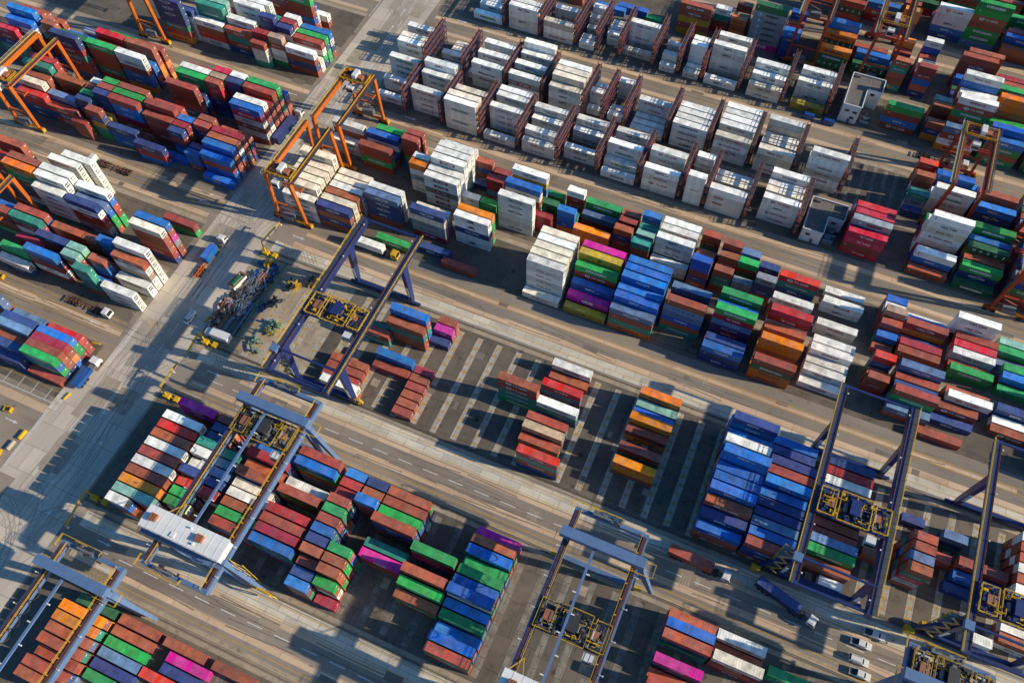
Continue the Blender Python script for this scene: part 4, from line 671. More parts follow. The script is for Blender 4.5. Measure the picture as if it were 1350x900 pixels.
BNAME = {'B1': 'bottom crane block', 'B2': 'white-housed crane block', 'B3': 'navy crane block', 'B4': 'near orange-crane block', 'B4b': 'far orange-crane block', 'B5': 'near reefer block', 'B5b': 'middle reefer block', 'B6': 'far reefer block',
 'B6b': 'top right block', 'B7': 'topmost right block', 'B7b': 'topmost right block', 'LB': 'left-edge crane block', 'LB2': 'round-tank block', 'LA': 'top left block', 'LA2': 'topmost left block', 'LC': 'white-van block', 'LC2': 'tallest left block', 'LD': 'tipper-truck block'}
bays = {}
for c in CONT: bays.setdefault(c['b'], set()).add(c['bx'])
def bay_no(b, x):
    xs = sorted(bays[b]); u = []
    for v in xs:
        if not u or v - u[-1] > 2.2: u.append(v)
    return max(k for k, v in enumerate(u) if v <= x + .01)
USED = {}
def clabel(c):
    cn = CNAME[c['col']]; size = 'short ' if c['sz'] == '2' else ''
    tier = {0: 'on top', 1: 'second from top', 2: 'third from top'}.get(c['k'], ORD[min(c['k'], 19)] + ' from top')
    if c['n'] == 1: tier = 'alone on the ground'
    bn = bay_no(c['b'], c['bx']); bay = ('first' if bn == 0 else ORD[bn]) + ' bay from left'
    return f"{size}{cn} container {tier}, {ORD[c['row']]} row, {bay}, {BNAME[c['b']]}"
stuff = MB()
def add_stuff(c, st):
    L = c['L']; x0 = c['x']; y0 = c['y']; z0 = c['z']; x1 = x0 + L; y1 = y0 + 2.438; z1 = z0 + BH
    r = random.Random(c['i']); q_ = r.uniform(.84, 1.1); col = (*[min(.9, q * q_) for q in PAL[c['col']]], r.random())
    # shell with panels set in behind the frame
    def face(o, u, v, n, ins, dep):
        o = Vector(o); u = Vector(u); v = Vector(v); n = Vector(n); lu, lv = u.length, v.length; du, dv = u / lu, v / lv
        a = [o, o + u, o + u + v, o + v]; b = [o + du*ins + dv*ins, o + u - du*ins + dv*ins, o + u + v - du*ins - dv*ins, o + v + du*ins - dv*ins]; d = [p - n * dep for p in b]
        for k in range(4): stuff.quad([a[k], a[(k+1) % 4], b[(k+1) % 4], b[k]], 0, col)
        for k in range(4): stuff.quad([b[k], b[(k+1) % 4], d[(k+1) % 4], d[k]], 0, col)
        stuff.quad(d, 0, col)
    face((x0, y0, z0), (L, 0, 0), (0, 0, BH), (0, -1, 0), .12, .035); face((x1, y1, z0), (-L, 0, 0), (0, 0, BH), (0, 1, 0), .12, .035)
    face((x1, y0, z0), (0, 2.438, 0), (0, 0, BH), (1, 0, 0), .13, .06); face((x0, y1, z0), (0, -2.438, 0), (0, 0, BH), (-1, 0, 0), .13, .06)
    face((x0, y0, z1), (L, 0, 0), (0, 2.438, 0), (0, 0, 1), .09, .02); stuff.quad([(x0, y0, z0), (x0, y1, z0), (x1, y1, z0), (x1, y0, z0)], 0, col)
    if c['col'] in 'wc':
        for (ya, yb, za, zb) in ((.5, 1.15, 1.4, 2.0), (1.35, 1.8, 1.5, 1.9), (.5, 1.9, .45, .8)): stuff.quad([(x1 - .05, y0 + ya, z0 + za), (x1 - .05, y0 + yb, z0 + za), (x1 - .05, y0 + yb, z0 + zb), (x1 - .05, y0 + ya, z0 + zb)], 0, (.10, .10, .11, .5))
    else:
        for ya in (.35, .95, 1.49, 2.09): stuff.quad([(x1 - .03, y0 + ya - .03, z0 + .15), (x1 - .03, y0 + ya + .03, z0 + .15), (x1 - .03, y0 + ya + .03, z1 - .12), (x1 - .03, y0 + ya - .03, z1 - .12)], 0, (.45, .45, .45, .2))
        stuff.quad([(x1 - .05, y0 + 1.55, z0 + 1.7), (x1 - .05, y0 + 2.05, z0 + 1.7), (x1 - .05, y0 + 2.05, z0 + 2.0), (x1 - .05, y0 + 1.55, z0 + 2.0)], 0, (.8, .8, .78, .2))
    if st:
        for j, (tc, v, f) in enumerate(letter_parts(st, L)):
            i = len(stuff.v); stuff.v += [(x0 + L/2 + x, y0 - .006 - .003 * j, z0 + BH / 2 + .05 + z) for x, z in v]
            for q in f: stuff.f.append(tuple(i + t for t in q)); stuff.m.append(0); stuff.c.append((*TCOL[tc], .3))
made = []
topof = {}
for c in CONT:
    if c['k'] == 0: topof[(c['b'], c['bx'], c['row'])] = c['n']
for c in CONT:
    front = topof.get((c['b'], c['bx'], c['row'] - 1), 0); lev = c['n'] - c['k']
    vis = lev > front - .5
    st = style_of(c) if vis else ''
    if c['i'] in INDIV:
        reef = c['col'] in 'wc' and c['sz'] == '4'
        if st == '' and c['col'] in 'rRmobntgs' and random.Random(c['i']).random() < .5: st = 'N2'
        make_container(c['x'], c['y'], c['z'], c['L'], c['col'], st, clabel(c), 'shipping containers stacked in the yard blocks', doors=1, reefer=reef)
    else: add_stuff(c, st)
if stuff.f:
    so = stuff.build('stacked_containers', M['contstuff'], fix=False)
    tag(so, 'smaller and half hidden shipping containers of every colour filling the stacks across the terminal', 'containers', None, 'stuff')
# ------------------------------------------------------------------ rail and rubber-tyred gantry cranes
def wheels(b, x, y, z=.45, r=.45, n=4, pitch=1.25, m=0):
    for k in range(n): b.tube((x + (k - (n - 1) / 2) * pitch, y - .2, z), (x + (k - (n - 1) / 2) * pitch, y + .2, z), r, 10, m)
def trolley_parts(root, x0, x1, yc, z, cm, seed, orange=False):
    """machinery trolley riding on the two girders: deck, winches, cabin, yellow guard rails"""
    r = random.Random(seed); t = MB(); RW = .15 if cm is M['blue'] else .09
    pal = (2, 2, 2, 0, 4) if cm is M['blue'] else (0, 0, 1, 2, 3)
    for dy in (-3.6, -1.2, 1.2, 3.6): t.bar((x0, yc + dy, z + .3), (x1, yc + dy, z + .3), .4, .55)
    for fx in (.0, .28, .72, 1.0): t.bar((x0 + (x1 - x0) * fx, yc - 3.8, z + .35), (x0 + (x1 - x0) * fx, yc + 3.8, z + .35), .4, .5)
    body = t.build('trolley', cm, root)
    d = MB(); w = x1 - x0
    d.box(x0 + w * .30, x1 - w * .28, yc - 3.3, yc + 3.2, z + .58, z + .66); d.box(x0 + .4, x0 + w * .22, yc - 2.8, yc + 2.6, z + .56, z + .64); d.box(x1 - w * .2, x1 - .3, yc - 2.6, yc + 2.8, z + .56, z + .64)
    d.build('machinery_deck', M['deck'], body)
    h = MB(); h.box(x0 + w * .44, x0 + w * .56, yc - 1.6, yc + 2.2, z + .7, z + 2.5); h.box(x0 + w * .43, x0 + w * .57, yc - 1.75, yc + 2.35, z + 2.5, z + 2.62)
    h.build('electrical_house', cm if not orange else M['white'], body)
    g = MB()
    for k in range(85):
        px, py = x0 + w * r.uniform(.04, .95), yc + r.uniform(-3.4, 3.4); g.cbox(px, py, z + r.uniform(.8, 1.2), r.uniform(.25, 1.1), r.uniform(.25, 1.0), r.uniform(.3, 1.3), r.choice(pal))
    for k in range(22):
        px, py = x0 + w * r.uniform(.06, .9), yc + r.uniform(-3.2, 3.2); l = r.uniform(.8, 2.6); dx, dy = (l, 0) if r.random() < .5 else (0, l); g.bar((px, py, z + r.uniform(.9, 1.7)), (px + dx, py + dy, z + r.uniform(.9, 1.7)), r.uniform(.1, .22), None, r.choice((1, 3, 4, 4)))
    for k in range(4):
        px = x0 + w * (.18 + .2 * k); g.tube((px, yc - 1.2, z + 1.2), (px, yc + 1.0, z + 1.2), .55, 14, k % 2)
    g.build('winch', [M['dark'], M['grey'], cm, M['galv'], M['yellow']], body)
    br = MB(); br.box(x0 + w * .1, x0 + w * .22, yc - 1.4, yc + 1.2, z + .7, z + 1.7); br.box(x0 + w * .8, x0 + w * .87, yc - .9, yc + 1.0, z + .7, z + 1.6); br.build('motor_cover', M['brown'], body)
    y = MB()
    zz = z + .6
    y.rail([(x0 + .2, yc - 3.6, zz), (x0 + w * .24, yc - 3.6, zz), (x0 + w * .24, yc + 3.4, zz), (x0 + .2, yc + 3.4, zz), (x0 + .2, yc - 3.6, zz)], 1.15, RW, 2.2)
    y.rail([(x0 + w * .29, yc - 3.9, zz), (x1 - w * .27, yc - 3.9, zz), (x1 - w * .27, yc + 3.9, zz), (x0 + w * .29, yc + 3.9, zz), (x0 + w * .29, yc - 3.9, zz)], 1.15, RW, 2.2)
    y.rail([(x1 - w * .22, yc - 3.4, zz), (x1 - .1, yc - 3.4, zz), (x1 - .1, yc + 3.4, zz), (x1 - w * .22, yc + 3.4, zz), (x1 - w * .22, yc - 3.4, zz)], 1.15, RW, 2.2)
    for k in range(5): y.ring((x0 + w * (.36 + .07 * k), yc + (-2.4 if k % 2 else 2.0), zz + .5), .5, .2, 'z', 12)
    for k in range(9):
        px, py = x0 + w * r.uniform(.05, .85), yc + r.uniform(-3.2, 2.6); a_, b_ = r.uniform(.8, 2), r.uniform(.6, 1.6); y.rail([(px, py, zz), (px + a_, py, zz), (px + a_, py + b_, zz)], r.uniform(.9, 1.6), RW, 1.5)
    y.build('guard_rail', M['yellow'], body)
    cb = MB(); cb.prism([(yc - 6.3, z - 2.6), (yc - 4.1, z - 2.6), (yc - 4.1, z - .2), (yc - 5.9, z - .2)], x1 - w * .24, x1 - w * .1); c = cb.build('operator_cabin', M['white'], body)
    gl = MB(); gl.box(x1 - w * .235, x1 - w * .105, yc - 6.33, yc - 6.29, z - 2.3, z - 1.0); gl.build('window', M['glass'], c)
    sp = MB(); sx = (x0 + x1) / 2; zs = z - 5
    for dx in (-5.9, 5.9): sp.cbox(sx + dx, yc, zs, .35, 2.4, .35)
    for dy in (-.5, .5): sp.cbox(sx, yc + dy, zs, 12, .35, .45)
    s = sp.build('spreader', M['yellow'], body)
    ro = MB()
    for dx in (-1.6, 1.6):
        for dy in (-.7, .7): ro.tube((sx + dx, yc + dy, zs), (sx + dx * 1.3, yc + dy, z + .6), .05, 5)
    ro.build('hoist_rope', M['dark'], s)
def rmg_navy(name_label, x0, x1, yS, yN, rS, rN, z, ty, seed, reel=True):
    root = empty('gantry_crane', ((x0 + x1) / 2, (rS + rN) / 2, 0), 0, name_label, 'crane', 'rail mounted gantry cranes')
    root_m = Matrix.Translation(-root.location)
    def B(b, n, m, p=root):
        o = b.build(n, m, p); 
        if p is root: o.matrix_parent_inverse = Matrix.Translation(-root.location)
        return o
    cm = M['blue']
    for x, s in ((x0, -1), (x1, 1)):
        g = MB(); g.box(x - .75, x + .75, yS, yN, z - 1.9, z + .4); o = B(g, 'girder', cm)
        r_ = MB(); r_.box(x - s * .42 - .07, x - s * .42 + .07, yS + 1, yN - 1, z + .4, z + .55); r_.box(x - s * .62 - .05, x - s * .62 + .05, yS + 1, yN - 1, z + .4, z + .62); r_.build('trolley_rail', M['rustrail'], o)
        w = MB(); w.box(min(x + s * .35, x + s * 1.45), max(x + s * .35, x + s * 1.45), yS, yN, z + .42, z + .5); w.build('walkway', M['deck'], o)
        y = MB(); y.rail([(x + s * 1.42, yS, z + .5), (x + s * 1.42, yN, z + .5)], 1.1, .11, 2.4); y.build('guard_rail', M['yellow'], o)
        lp = MB()
        for k in range(5):
            yy = yS + 3 + (yN - yS - 6) * k / 4; lp.cbox(x - s * .9, yy, z + .9, .35, .35, .25)
        lp.build('floodlight', M['lamp'], o)
        for ry in (rN, rS):
            l = MB(); l.taper((x, ry, z - 1.8), (x + s * .6, ry, 2.6), (1.3, 2.6), (1.25, 1.5)); lo = B(l, 'leg', cm)
            pl = MB(); f = .34
            pl.taper((x + s * .25 - .0, ry - 1.22 if ry == rN else ry - 1.25, 10.4), (x + s * .42, ry - 1.0 if ry == rN else ry - 1.0, 5.4), (.9, .06), (.75, .06), 0, (1, 0, 0)); pl.build('name_plate', M['white'], lo)
    for ry in (rN, rS):
        b = MB(); b.box(x0 - 1.2, x1 + 1.2, ry - .65, ry + .65, 1.3, 2.7); o = B(b, 'sill_beam', cm)
        bg = MB()
        for x in (x0 - .8, x1 + .8):
            bg.box(x - 2.6, x + 2.6, ry - .4, ry + .4, .75, 1.35, 0); wheels(bg, x, ry, .48, .38, 4, 1.3, 1)
        bg.build('wheel_bogie', [M['blue'], M['dark']], o)
    for yy, zz, rr in ((yN - .3, z - .2, .38), (yS + .4, z - .4, .42), (rS - 1.8, z + 1.3, .34)):
        b = MB(); b.tube((x0, yy, zz), (x1, yy, zz), rr, 10); B(b, 'cross_tie', cm)
    b = MB(); b.box(x0 - 2.1, x0 + .1, rS - 3.4, rS - 1.2, z + .8, z + 2.2); B(b, 'control_box', M['steelblue'])
    # stair tower on the south west leg
    st = MB(); n = 7
    for k in range(n):
        za, zb = 2.6 + (z - 4) * k / n, 2.6 + (z - 4) * (k + 1) / n; xa, xb = (x0 - 3.6, x0 - 1.2) if k % 2 else (x0 - 1.2, x0 - 3.6)
        st.bar((xa, rS - .9, za), (xb, rS - .9, zb), .7, .12, 0); st.box(min(xa, xb) - .5, max(xa, xb) + .5, rS - .4, rS + .4, zb - .05, zb, 0)
        st.rail([(xa, rS - 1.25, za), (xb, rS - 1.25, zb)], 1.0, .09, 1.5, 1); st.rail([(x0 - 4.1, rS + .4, zb), (x0 - .8, rS + .4, zb)], 1.0, .09, 1.6, 1)
    for dx in (-4.1, -.8): st.bar((x0 + dx, rS + .4, 2.6), (x0 + dx, rS + .4, z), .16, None, 1)
    B(st, 'stair_tower', [M['galv'], M['yellow']])
    if reel:
        b = MB(); rx = x1 + 2.4
        b.ring((rx, rS - .6, 3.2), 1.6, .22, 'y', 24, 0); b.ring((rx, rS - .2, 3.2), 1.6, .22, 'y', 24, 0)
        for k in range(8): b.bar((rx, rS - .6, 3.2), (rx + 1.6 * math.cos(k * PI / 4), rS - .6, 3.2 + 1.6 * math.sin(k * PI / 4)), .12, None, 0)
        b.tube((rx, rS - .8, 3.2), (rx, rS, 3.2), .45, 14, 1); b.bar((rx, rS - .4, 3.2), (rx - 1.5, rS - .4, 2.0), .35, None, 0); B(b, 'cable_reel', [M['yellow'], M['dark']])
    else:
        b = MB()
        for (cx, cy) in ((x0 - 6.5, rS - 1.2), (x0 - 3.0, rS + 1.2)): b.prism([(cy - .9, .8), (cy + .9, .8), (cy + .9, 2.6), (cy + .2, 3.2), (cy - .9, 3.2)], cx - 1.1, cx + 1.1)
        B(b, 'guide_shoe', M['yellow'])
        b = MB(); b.taper((x0, rS, z - 3), (x0 - 6, rS - .6, 2.5), (.9, 1.1), (.8, .8)); B(b, 'leg_brace', cm)
    t0 = empty('tmp'); bpy.data.objects.remove(t0)
    before = set(root.children)
    trolley_parts(root, x0 + .2, x1 - .2, ty, z + .3, cm, seed)
    for o in root.children:
        if o not in before: o.matrix_parent_inverse = Matrix.Translation(-root.location)
    return root
def rmg_steel(name_label, x0, x1, yS, yN, rS, rN, z, ty, seed, house=None, code=None):
    root = empty('gantry_crane', ((x0 + x1) / 2, (rS + rN) / 2, 0), 0, name_label, 'crane', 'rail mounted gantry cranes')
    def B(b, n, m, p=root):
        o = b.build(n, m, p)
        if p is root: o.matrix_parent_inverse = Matrix.Translation(-root.location)
        return o
    cm = M['steelblue']
    for x, s in ((x0, -1), (x1, 1)):
        g = MB(); g.box(x - .7, x + .7, yS, yN, z - 1.8, z + .3); o = B(g, 'girder', cm)
        r_ = MB()
        for dx in (-.3, .0, .3): r_.box(x - s * .15 + dx - .09, x - s * .15 + dx + .09, yS + .6, yN - .6, z + .3, z + .46)
        r_.build('trolley_rail', M['rustrail'], o)
        w = MB(); w.box(x - s * .68 - .42, x - s * .68 + .42, yS, yN, z + .1, z + .18); w.build('walkway', M['rustrail'], o)
        y = MB(); y.rail([(x - s * 1.08, yS, z + .18), (x - s * 1.08, yN, z + .18)], 1.1, .10, 2.4)
        for k in range(int((yN - yS) / 4)): y.cbox(x - s * .8, yS + 2 + 4 * k, z + .5, .5, .22, .3)
        y.build('guard_rail', M['yellow'], o)
        lp = MB()
        for k in range(int((yN - yS) / 8)): lp.cbox(x + s * .95, yS + 4 + 8 * k, z + .9, .9, .12, .12); lp.cbox(x + s * 1.35, yS + 4 + 8 * k, z + .9, .3, .3, .2)
        lp.build('floodlight', M['lamp'], o)
        for ry in (rN, rS):
            l = MB(); l.taper((x, ry, z - 1.7), (x + s * 1.0, ry, 2.6), (1.5, 2.4), (1.3, 1.2))
            if s > 0: l.taper((x + .4, ry, z + 1.5), (x + 6.2, ry + .1, 2.4), (2.2, 1.3), (1.0, .9))
            B(l, 'leg', cm)
        if code and s > 0:
            v, f = text_geo(code, 1.5, .03, 1.0); b = MB(); b.v = [(x + .1 + vy * 1.0, 0 + (-28.5 if yS < 0 else 30) - vx, z + .32) for vx, vy in v]; b.v = [(px, py, pz) for px, py, pz in b.v]
            b.f = [tuple(q) for q in f]; b.m = [0] * len(f); b.c = [None] * len(f); b.build('lettering', M['t_white'], o)
    # portal frame over the north legs
    b = MB(); b.box(x0 - 1.7, x1 + 1.9, rN - 1.25, rN + 1.25, z + 2.2, z + 4.2); po = B(b, 'portal_beam', cm)
    b = MB()
    for x in (x0, x1): b.box(x - .6, x + .6, rN - 1.0, rN + 1.0, z + .3, z + 2.2)
    b.build('portal_post', cm, po)
    b = MB(); b.rail([(x1 - 2, rN + 1.5, z + .3), (x1 + 4.5, rN + 1.5, z + .3), (x1 + 4.5, rN - 2, z + .3), (x1 - 2, rN - 2, z + .3)], 1.1, .1, 2); b.rail([(x0 - 2.6, rN - 2, z + .3), (x0 - 2.6, rN + 1.6, z + .3), (x0 - .6, rN + 1.6, z + .3)], 1.1, .1, 2); b.build('guard_rail', M['yellow'], po)
    # suspended cable tray from portal to machinery house
    b = MB(); xm = (x0 + x1) / 2 - 1.6; b.box(xm - .32, xm + .32, rS + 4, rN - 1.1, z + 2.5, z + 3.0); o = B(b, 'cable_tray', cm)
    b = MB()
    for k in range(6): b.cbox(xm + (.8 if k % 2 else -.8), rS + 7 + k * 5, z + 2.9, .9, .3, .3)
    b.build('floodlight', M['lamp'], o)
    for ry in (rN, rS):
        b = MB(); b.box(x0 - 1.5, x1 + 1.5, ry - .6, ry + .6, 1.3, 2.6); o = B(b, 'sill_beam', cm)
        bg = MB()
        for x in (x0 - 1, x1 + 1): bg.box(x - 2.6, x + 2.6, ry - .4, ry + .4, .75, 1.32, 0); wheels(bg, x, ry, .48, .38, 4, 1.3, 1)
        bg.build('wheel_bogie', [M['yellow'], M['dark']], o)
    # end platforms with winches and yellow rails
    for yy, s in ((yN, -1), (yS, 1)):
        b = MB(); b.box(x0 - .6, x1 + .6, yy - .5, yy + .5, z - 1.4, z + .0); b.box(x1 - 7, x1 - .6, yy - .55, yy + .55, z, z + .35); e = B(b, 'end_beam', cm)
        q = random.Random(seed + int(yy)); b = MB()
        for k in range(14): b.cbox(x0 + 3.5 + q.uniform(0, 8), yy + q.uniform(-.9, .9), z + .45, q.uniform(.3, 1.3), q.uniform(.3, .9), q.uniform(.4, .9), q.choice((0, 1)))
        b.tube((x0 + 4, yy, z + .7), (x0 + 9, yy, z + .7), .35, 12, 1); b.build('festoon_winch', [M['dark'], M['grey']], e)
        b = MB(); o2 = -s * 1.5
        b.rail([(x0 - 1.4, yy - o2, z), (x0 - 1.4, yy + o2, z), (x1 - 6.6, yy + o2, z), (x1 - 6.6, yy + o2 * .2, z)], 1.15, .13, 2.2); b.rail([(x0 + 3, yy + o2 * .8, z + .1), (x0 + 6, yy + o2 * .8, z + .1)], 1.3, .14, 1.2); b.build('guard_rail', M['yellow'], e)
    if house:
        xa, xb = house; ya, yb = rS - .9, rS + 5.0
        b = MB(); b.box(xa + .3, xb - .3, ya + .3, yb - .3, z + .9, z + 4.2); h = B(b, 'machinery_house', M['white'])
        b = MB(); b.prism([(ya, z + 4.2), (yb, z + 4.2), (yb, z + 4.34), ((ya + yb) / 2, z + 4.62), (ya, z + 4.34)], xa, xb); b.build('house_roof', M['houseroof'], h)
        b = MB(); k = xa + 2.4
        while k < xb - 1: b.box(k - .05, k + .05, ya - .02, yb + .02, z + 4.3, z + 4.36); b.prism([(ya, z + 4.36), (ya, z + 4.40), ((ya + yb) / 2, z + 4.68), (yb, z + 4.40), (yb, z + 4.36), ((ya + yb) / 2, z + 4.64)], k - .05, k + .05); k += 2.4
        b.box(xa + 9, xa + 10.2, ya + .8, ya + 2, z + 4.4, z + 4.75); b.tube((xa + 13, yb - 1.3, z + 4.4), (xa + 13, yb - 1.3, z + 5.2), .2, 10); b.tube((xa + 15.5, ya + 1.4, z + 4.4), (xa + 15.5, ya + 1.4, z + 5.0), .28, 10); b.build('roof_fitting', M['houseroof'], h)
        b = MB()
        for hx in (xa + 2.9, xb - 7.0):
            b.box(hx - .95, hx + .95, ya + 2.3, ya + 4.0, z + 4.5, z + 5.5)
            for k in range(3): b.box(hx - .85 + k * .65, hx - .5 + k * .65, ya + 2.2, ya + 4.1, z + 5.5, z + 5.58)
        b.build('air_conditioner', M['brown'], h)
        b = MB(); b.rail([(xa - .5, yb, z + 1.0), (xa - .5, ya - .9, z + 1.0), (xb, ya - .9, z + 1.0)], 1.2, .12, 2.2); b.rail([(xa + .2, ya + .1, z + 4.3), (xb - .2, ya + .1, z + 4.3)], .7, .07, 3.2); b.build('guard_rail', M['galv'], h)
        b = MB(); b.box(xa - .5, xb, ya - 1.0, ya + .25, z + .9, z + 1.0); b.box(xb - 8, xb - 5.6, ya - 1.6, ya - .2, z - .4, z + .8); b.build('gallery', M['steelblue'], h)
        b = MB(); b.bar((x0 - 1, yb - .3, z + 2), (x0 + 1.6, yb + 4, z + .6), .16); b.bar((x0 + 3, yb - .3, z + 2), (x0 + 1.6, yb + 4, z + .6), .16); b.build('tow_bracket', M['yellow'], h)
        b = MB()
        for k in range(4): b.box(xa + 3 + k * 5, xa + 4.2 + k * 5, ya + .26, ya + .3, z + 2.2, z + 3.2)
        b.build('window', M['glass'], h)
    # stair and cable reel at the south east leg
    st = MB(); n = 7
    for k in range(n):
        za, zb = 2.6 + (z - 4) * k / n, 2.6 + (z - 4) * (k + 1) / n; xa, xb = (x1 + 1.4, x1 + 4.4) if k % 2 else (x1 + 4.4, x1 + 1.4)
        st.bar((xa, rS + .9, za), (xb, rS + .9, zb), .7, .12, 0); st.rail([(xa, rS + 1.3, za), (xb, rS + 1.3, zb)], 1.0, .1, 1.4, 1); st.rail([(xa, rS + .5, za), (xb, rS + .5, zb)], 1.0, .1, 1.4, 1)
    for dx in (1.0, 4.8): st.bar((x1 + dx, rS + 1.4, 2.6), (x1 + dx, rS + 1.4, z), .16, None, 1)
    B(st, 'stair_tower', [M['steelblue'], M['yellow']])
    b = MB(); b.tube((x1 + 5.5, rS - .3, 6.0), (x1 + 9.5, rS - .6, 5.6), .3, 12); b.ring((x1 + 9.6, rS - .6, 4.0), 1.4, .25, 'y', 20); B(b, 'cable_reel', M['yellow'])
    # festoon loops under the west girder
    f = MB()
    for k in range(7):
        ya = rS + 9 + k * 3.6; P = [(x0 + 1.15, ya + 3.6 * t / 8, z - .2 - 2.2 * (1 - (t / 4 - 1) ** 2)) for t in range(9)]
        for p, q in zip(P, P[1:]): f.tube(p, q, .09, 5)
    B(f, 'festoon_cable', M['dark'])
    before = set(root.children)
    trolley_parts(root, x0 + .2, x1 - .2, ty, z + .1, M['dark'], seed)
    for o in root.children:
        if o not in before: o.matrix_parent_inverse = Matrix.Translation(-root.location)
    return root
def rtg(label, x0, x1, yS, yN, z, tyf, seed, paintm, spread=1.6):
    root = empty('yard_crane', ((x0 + x1) / 2, (yS + yN) / 2, 0), 0, label, 'crane', 'rubber tyred gantry cranes')
    def B(b, n, m, p=root):
        o = b.build(n, m, p)
        if p is root: o.matrix_parent_inverse = Matrix.Translation(-root.location)
        return o
    for x, s in ((x0, -1), (x1, 1)):
        g = MB(); g.box(x - .5, x + .5, yS, yN, z - 1.5, z + .25); o = B(g, 'girder', paintm)
        r_ = MB(); r_.box(x - .3, x + .3, yS + .3, yN - .3, z + .25, z + .34); r_.build('trolley_rail', M['rustrail'], o)
        w = MB(); w.box(min(x + s * .5, x + s * 1.5), max(x + s * .5, x + s * 1.5), yS, yN, z - .1, z - .02); w.rail([(x + s * 1.48, yS, z), (x + s * 1.48, yN, z)], 1.1, .1, 2.4); w.build('walkway', M['deck'] if s > 0 else M['conc'], o)
        y = MB(); y.rail([(x + s * .55, yS + .5, z + .3), (x + s * .55, yN - .5, z + .3)], .5, .12, 3); y.build('guard_rail', M['yellow'], o)
        for yy in (yS + .4, yN - .4):
            l = MB(); l.taper((x, yy, z - 1.0), (x + s * spread, yy, 2.0), (1.1, 1.3), (.8, .9)); B(l, 'leg', paintm)
    for yy, s in ((yS + .4, -1), (yN - .4, 1)):
        b = MB(); b.box(x0 - spread - 1.6, x1 + spread + 1.6, yy - .4, yy + .4, 1.5, 2.2); b.bar((x0 - .5, yy, 8.5), (x1 + .5, yy, 8.5), .5); sb = B(b, 'sill_beam', paintm)
        t = MB()
        for x in (x0 - spread, x1 + spread):
            t.box(x - 1.9, x + 1.9, yy - .55, yy + .55, 1.0, 1.5, 1)
            for q in (-1.25, 1.25):
                for e in (-.32, .32): t.tube((x + q, yy + e - .24, .72), (x + q, yy + e + .24, .72), .72, 14, 0)
        t.build('wheel', [M['tyre'], paintm], sb)
        b = MB(); b.box(x1 + spread + 1.5, x1 + spread + 2.1, yy - .6, yy + .6, .5, 1.9); b.build('bumper', M['yellow'], sb)
        b = MB()
        b.box((x0 + x1) / 2 - 2.6, (x0 + x1) / 2 + 1.4, yy - 1.0 + s * .3, yy + 1.0 + s * .3, 2.2, 4.3, 0); b.build('engine_house', M['grey'], sb)
        b = MB(); b.rail([(x0 - spread, yy + s * 1.0, 2.2), (x1 + spread, yy + s * 1.0, 2.2)], 1.1, .1, 2.2); b.build('guard_rail', M['yellow'], sb)
        b = MB()
        for k in range(3): b.bar((x0 + .2 + (k % 2) * (x1 - x0 - .4) * .6, yy, 4.4 + k * 1.5), (x0 + .2 + ((k + 1) % 2) * (x1 - x0 - .4) * .6, yy, 5.9 + k * 1.5), .5, .1)
        b.build('ladder', M['rustrail'], sb)
    # trolley
    yc = yS + (yN - yS) * tyf; t = MB(); t.box(x0 - .2, x1 + .2, yc - 2.2, yc + 2.2, z + .36, z + .66); tr = B(t, 'trolley', M['rustrail'])
    xm = (x0 + x1) / 2
    b = MB(); b.box(xm - .6, xm + 1.0, yc - 1.3, yc + 2.1, z + .66, z + 2.7); b.build('electrical_house', M['white'], tr)
    b = MB(); b.box(xm + 1.2, xm + 3.0, yc - 1.0, yc + 1.0, z + .66, z + 1.9); b.build('motor_cover', M['brown'], tr)
    q = random.Random(seed); b = MB()
    for k in range(22): b.cbox(x0 + q.uniform(.2, x1 - x0 - .2), yc + q.uniform(-2.0, 2.0), z + .95, q.uniform(.3, 1.1), q.uniform(.3, 1.1), q.uniform(.3, .9), q.choice((0, 1)))
    b.tube((x0 + 1, yc - 1, z + 1.2), (x0 + 3.4, yc - 1, z + 1.2), .5, 12, 1); b.build('winch', [M['dark'], paintm], tr)
    b = MB(); b.rail([(x0 - .3, yc - 2.4, z + .66), (x1 + .3, yc - 2.4, z + .66), (x1 + .3, yc + 2.4, z + .66), (x0 - .3, yc + 2.4, z + .66), (x0 - .3, yc - 2.4, z + .66)], 1.1, .13, 1.8); b.build('guard_rail', M['yellow'], tr)
    cb = MB(); cb.box(xm - 1.6, xm + .8, yc - 4.4, yc - 2.3, z - 2.8, z - .4); c = cb.build('operator_cabin', M['white'], tr)
    gl = MB(); gl.box(xm - 1.5, xm + .7, yc - 4.43, yc - 4.39, z - 2.4, z - 1.1); gl.build('window', M['glass'], c)
    sp = MB(); zs = z - 6.0
    for dx in (-5.9, 5.9): sp.cbox(xm + dx, yc, zs, .35, 2.4, .35)
    for dy in (-.5, .5): sp.cbox(xm, yc + dy, zs, 12, .3, .4)
    s_ = sp.build('spreader', paintm, tr); ro = MB()
    for dx in (-1.6, 1.6):
        for dy in (-.7, .7): ro.tube((xm + dx, yc + dy, zs), (xm + dx, yc + dy, z + .5), .05, 5)
    ro.build('hoist_rope', M['dark'], s_)
    return root
rmg_navy('navy rail gantry crane straddling the half empty slots beside the scrap yard', -107.4, -89.2, 71, 128.4, 79.4, 117.4, 21.5, 94.5, 1)
rmg_navy('navy rail gantry crane over the long block of blue containers', 40, 58, 71, 129, 79.4, 117.4, 21.5, 94, 2, False)
rmg_navy('navy rail gantry crane at right edge over the parked white cars road', 80, 98, 71, 128.4, 79.4, 117.4, 21.5, 85, 3, False)
rmg_steel('steel blue gantry crane with big white machinery house and two brown roof units', -107.4, -89.4, 13.4, 68.2, 21.0, 60.6, 20.5, 55.5, 4, (-112.0, -88.6))
